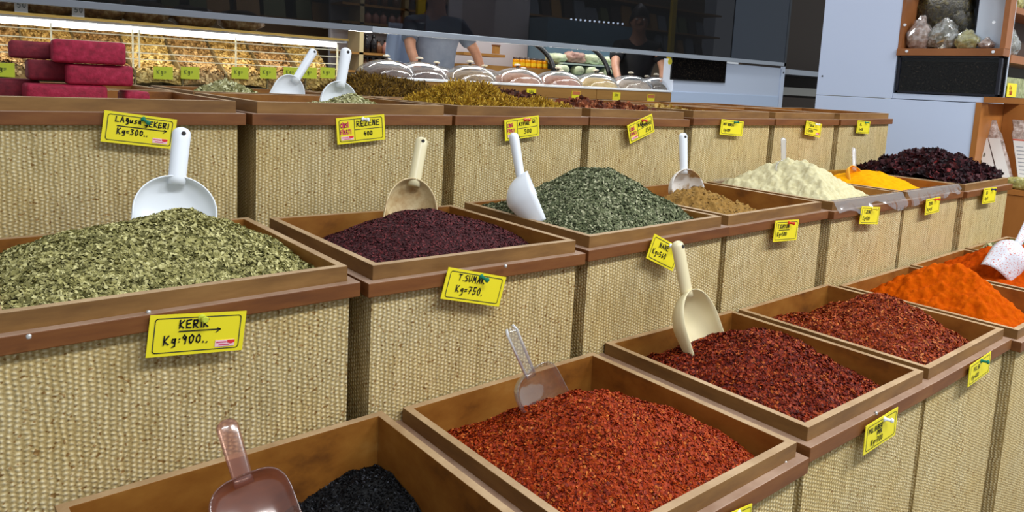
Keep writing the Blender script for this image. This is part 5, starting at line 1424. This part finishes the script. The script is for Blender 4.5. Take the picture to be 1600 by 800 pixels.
def person(x, y, sh_z, face, handL, handR, shirt, trouser, label, sw=0.2):
    """standing figure, hands reaching to handL / handR in world space; face = heading of the chest"""
    t = thing('person', (x, y, 0), label, 'person')
    R_ = Matrix.Rotation(face, 3, 'Z')
    loc = lambda p: R_ @ Vector(p)
    tow = lambda p: Vector(p) - Vector((x, y, 0))
    V, Ed, Rd = [], [], []

    def v(p, r, par=None):
        V.append(Vector(p)); Rd.append(r)
        if par is not None: Ed.append((par, len(V) - 1))
        return len(V) - 1
    hip = v(loc((0, 0, sh_z - .52)), (.15, .11))
    wa = v(loc((0, 0, sh_z - .36)), (.135, .10), hip)
    ch = v(loc((0, -.01, sh_z - .16)), (.16, .11), wa)
    up = v(loc((0, 0, sh_z - .03)), (.11, .085), ch)
    nk = v(loc((0, -.01, sh_z + .07)), (.055, .055), up)
    jaw = v(loc((0, -.035, sh_z + .14)), (.062, .07), nk)
    hd_ = v(loc((0, -.02, sh_z + .22)), (.078, .092), jaw)
    v(loc((0, -.01, sh_z + .29)), (.062, .072), hd_)
    ns = v(loc((0, -.115, sh_z + .185)), .012, hd_)
    for s in (-1, 1): v(loc((s * .082, 0, sh_z + .19)), (.01, .018), hd_)
    arms = {}
    for s, hw in ((-1, handL), (1, handR)):
        hw = tow(hw)
        sj = v(loc((s * sw * .86, 0, sh_z - .035)), .058, up)
        shp = V[sj]
        out = loc((s, 0.25, 0))
        mid = (shp + hw) / 2 + out * .035
        ua = v(shp.lerp(mid, .5) + out * .008, .047, sj)
        el = v(mid, .038, ua)
        fa = v(mid.lerp(hw, .5), .034, el)
        wr = v(hw + (mid - hw).normalized() * .03, .025, fa)
        arms[s] = (V[sj].copy(), V[ua].copy(), V[el].copy())
        fwd = loc((0, -1, 0)); fwd.z = 0; fwd.normalize()
        side = loc((1, 0, 0))
        pm = v(hw + fwd * .03 - Vector((0, 0, .01)), (.034, .016), wr)
        for fi, (off, ln) in enumerate(((-.028, .062), (-.010, .075), (.010, .070), (.027, .056))):
            k1 = v(hw + fwd * (.075) + side * off + Vector((0, 0, -.004)), .009, pm)
            k2 = v(hw + fwd * (.075 + ln * .55) + side * off * 1.15 + Vector((0, 0, -.006)), .0085, k1)
            v(hw + fwd * (.075 + ln) + side * off * 1.2 + Vector((0, 0, -.018)), .007, k2)
        th = v(hw + fwd * .035 - side * s * .042 + Vector((0, 0, -.008)), .010, pm)
        v(hw + fwd * .075 - side * s * .056 + Vector((0, 0, -.014)), .008, th)
    for s in (-1, 1):
        hj = v(loc((s * .085, 0, sh_z - .60)), .085, hip)
        kn = v(loc((s * .10, -.01, (sh_z - .60) * .55)), .058, hj)
        an = v(loc((s * .11, .02, .08)), .04, kn)
        hl_ = v(loc((s * .11, -.02, .035)), .038, an)
        v(loc((s * .12, -.15, .03)), .032, hl_)
    bdy = skin_mesh('body', V, Ed, Rd, SKIN, t)
    # eyes
    for s in (-1, 1):
        e = MB().lathe([(.0003, -.011), (.008, -.008), (.011, 0), (.008, .008), (.0003, .011)], 12)
        eo = e.build('eye', EYEW, bdy, smooth=True); eo.location = loc((s * .032, -.098, sh_z + .215))
    # hair
    hr_ = MB()
    rows = []
    for i in range(9):
        a = PI / 2 * i / 8
        rr = []
        for j in range(25):
            b = 2 * PI * j / 24
            back = .5 + .5 * math.sin(b)
            zc_ = sh_z + .245 - .10 * back * math.cos(a)
            p = loc((.094 * math.cos(a) * math.cos(b), -.005 + .112 * math.cos(a) * math.sin(b), 0))
            rr.append((p.x, p.y, zc_ + .125 * math.sin(a)))
        rows.append(rr)
    hr_.grid(rows).build('hair', HAIR, t, smooth=True)
    # shirt
    sv, se, sr = [], [], []

    def q(p, r, par=None):
        sv.append(Vector(p)); sr.append(r)
        if par is not None: se.append((par, len(sv) - 1))
        return len(sv) - 1
    a0 = q(loc((0, 0, sh_z - .58)), (.175, .135))
    a1 = q(loc((0, 0, sh_z - .36)), (.16, .125), a0)
    a2 = q(loc((0, -.01, sh_z - .16)), (.182, .13), a1)
    a3 = q(loc((0, 0, sh_z - .02)), (.12, .098), a2)
    q(loc((0, -.005, sh_z + .035)), (.07, .068), a3)
    for s in (-1, 1):
        A, B, Cc = arms[s]
        b0 = q(A, .074, a3)
        b1 = q(B, .066, b0)
        q(B.lerp(Cc, .45), .060, b1)
    skin_mesh('shirt', sv, se, sr, shirt, t)
    tv, te, tr_ = [], [], []

    def w(p, r, par=None):
        tv.append(Vector(p)); tr_.append(r)
        if par is not None: te.append((par, len(tv) - 1))
        return len(tv) - 1
    h0 = w(loc((0, 0, sh_z - .52)), (.165, .125))
    for s in (-1, 1):
        h1 = w(loc((s * .088, 0, sh_z - .64)), .10, h0)
        h2 = w(loc((s * .10, -.01, (sh_z - .60) * .55)), .075, h1)
        w(loc((s * .11, .02, .10)), .06, h2)
    skin_mesh('trousers', tv, te, tr_, trouser, t)
    return t


GREYT = noisy('grey_shirt', [(0.3, s2l(118, 130, 150)), (0.7, s2l(150, 160, 178))], 6, 0.85, 0.1)
BLKT = noisy('black_shirt', [(0.3, s2l(18, 18, 20)), (0.7, s2l(34, 34, 38))], 6, 0.85, 0.1)
JEAN = plain('dark_trousers', s2l(40, 44, 56), 0.8)
YP = 3.62
ps = U(680, 45, y=YP)
hl0 = U(652, 118, y=3.46); hr0 = U(752, 118, y=3.46)
MB_top = 1.0935
person(ps.x, YP, 1.52, -0.40, (hl0.x, 3.42, MB_top + .035), (hr0.x, 3.42, MB_top + .035), GREYT, JEAN, 'person in a grey shirt leaning with both hands on the counter behind the domes', 0.2)
# counter worktop behind the domes that carries the hands
wk = MB().box(1.75, 5.5, 3.425, 3.50, 1.055, 1.092).build('rear_worktop', plain('steel_worktop', s2l(190, 190, 186), 0.3, 0.6))
setp(wk, 'narrow steel worktop running behind the clear domes', 'worktop')
lg = MB().box(1.75, 5.5, 3.43, 3.46, 0, 1.055).build('front', WHITEC, wk)
YP2 = 3.75
ps2 = U(997, 60, y=YP2)
hl2 = U(966, 122, y=3.5); hr2 = U(1026, 124, y=3.5)
person(ps2.x, YP2, 1.52, -0.75, (hl2.x - .02, 3.46, MB_top + .03), (hr2.x + .02, 3.44, MB_top + .03), BLKT, JEAN, 'person in a black shirt standing behind the domes, arms lowered', 0.2)
# pale blue cloth beside the first person
ap = MB()
rows = []
for i in range(10):
    f = i / 9
    rows.append([(U(630, 90, y=3.9).x + (s - .5) * (.26 + .05 * f), 3.9 + .02 * math.sin(s * 14 + f * 3), .95 + (1 - f) * .55) for s in [k / 16 for k in range(17)]])
o = ap.grid(rows).build('hanging_cloth', plain('pale_blue_cloth', s2l(176, 194, 224), 0.8), smooth=True, solid=.004)
setp(o, 'pale blue cloth hanging left of the grey-shirted person', 'cloth')
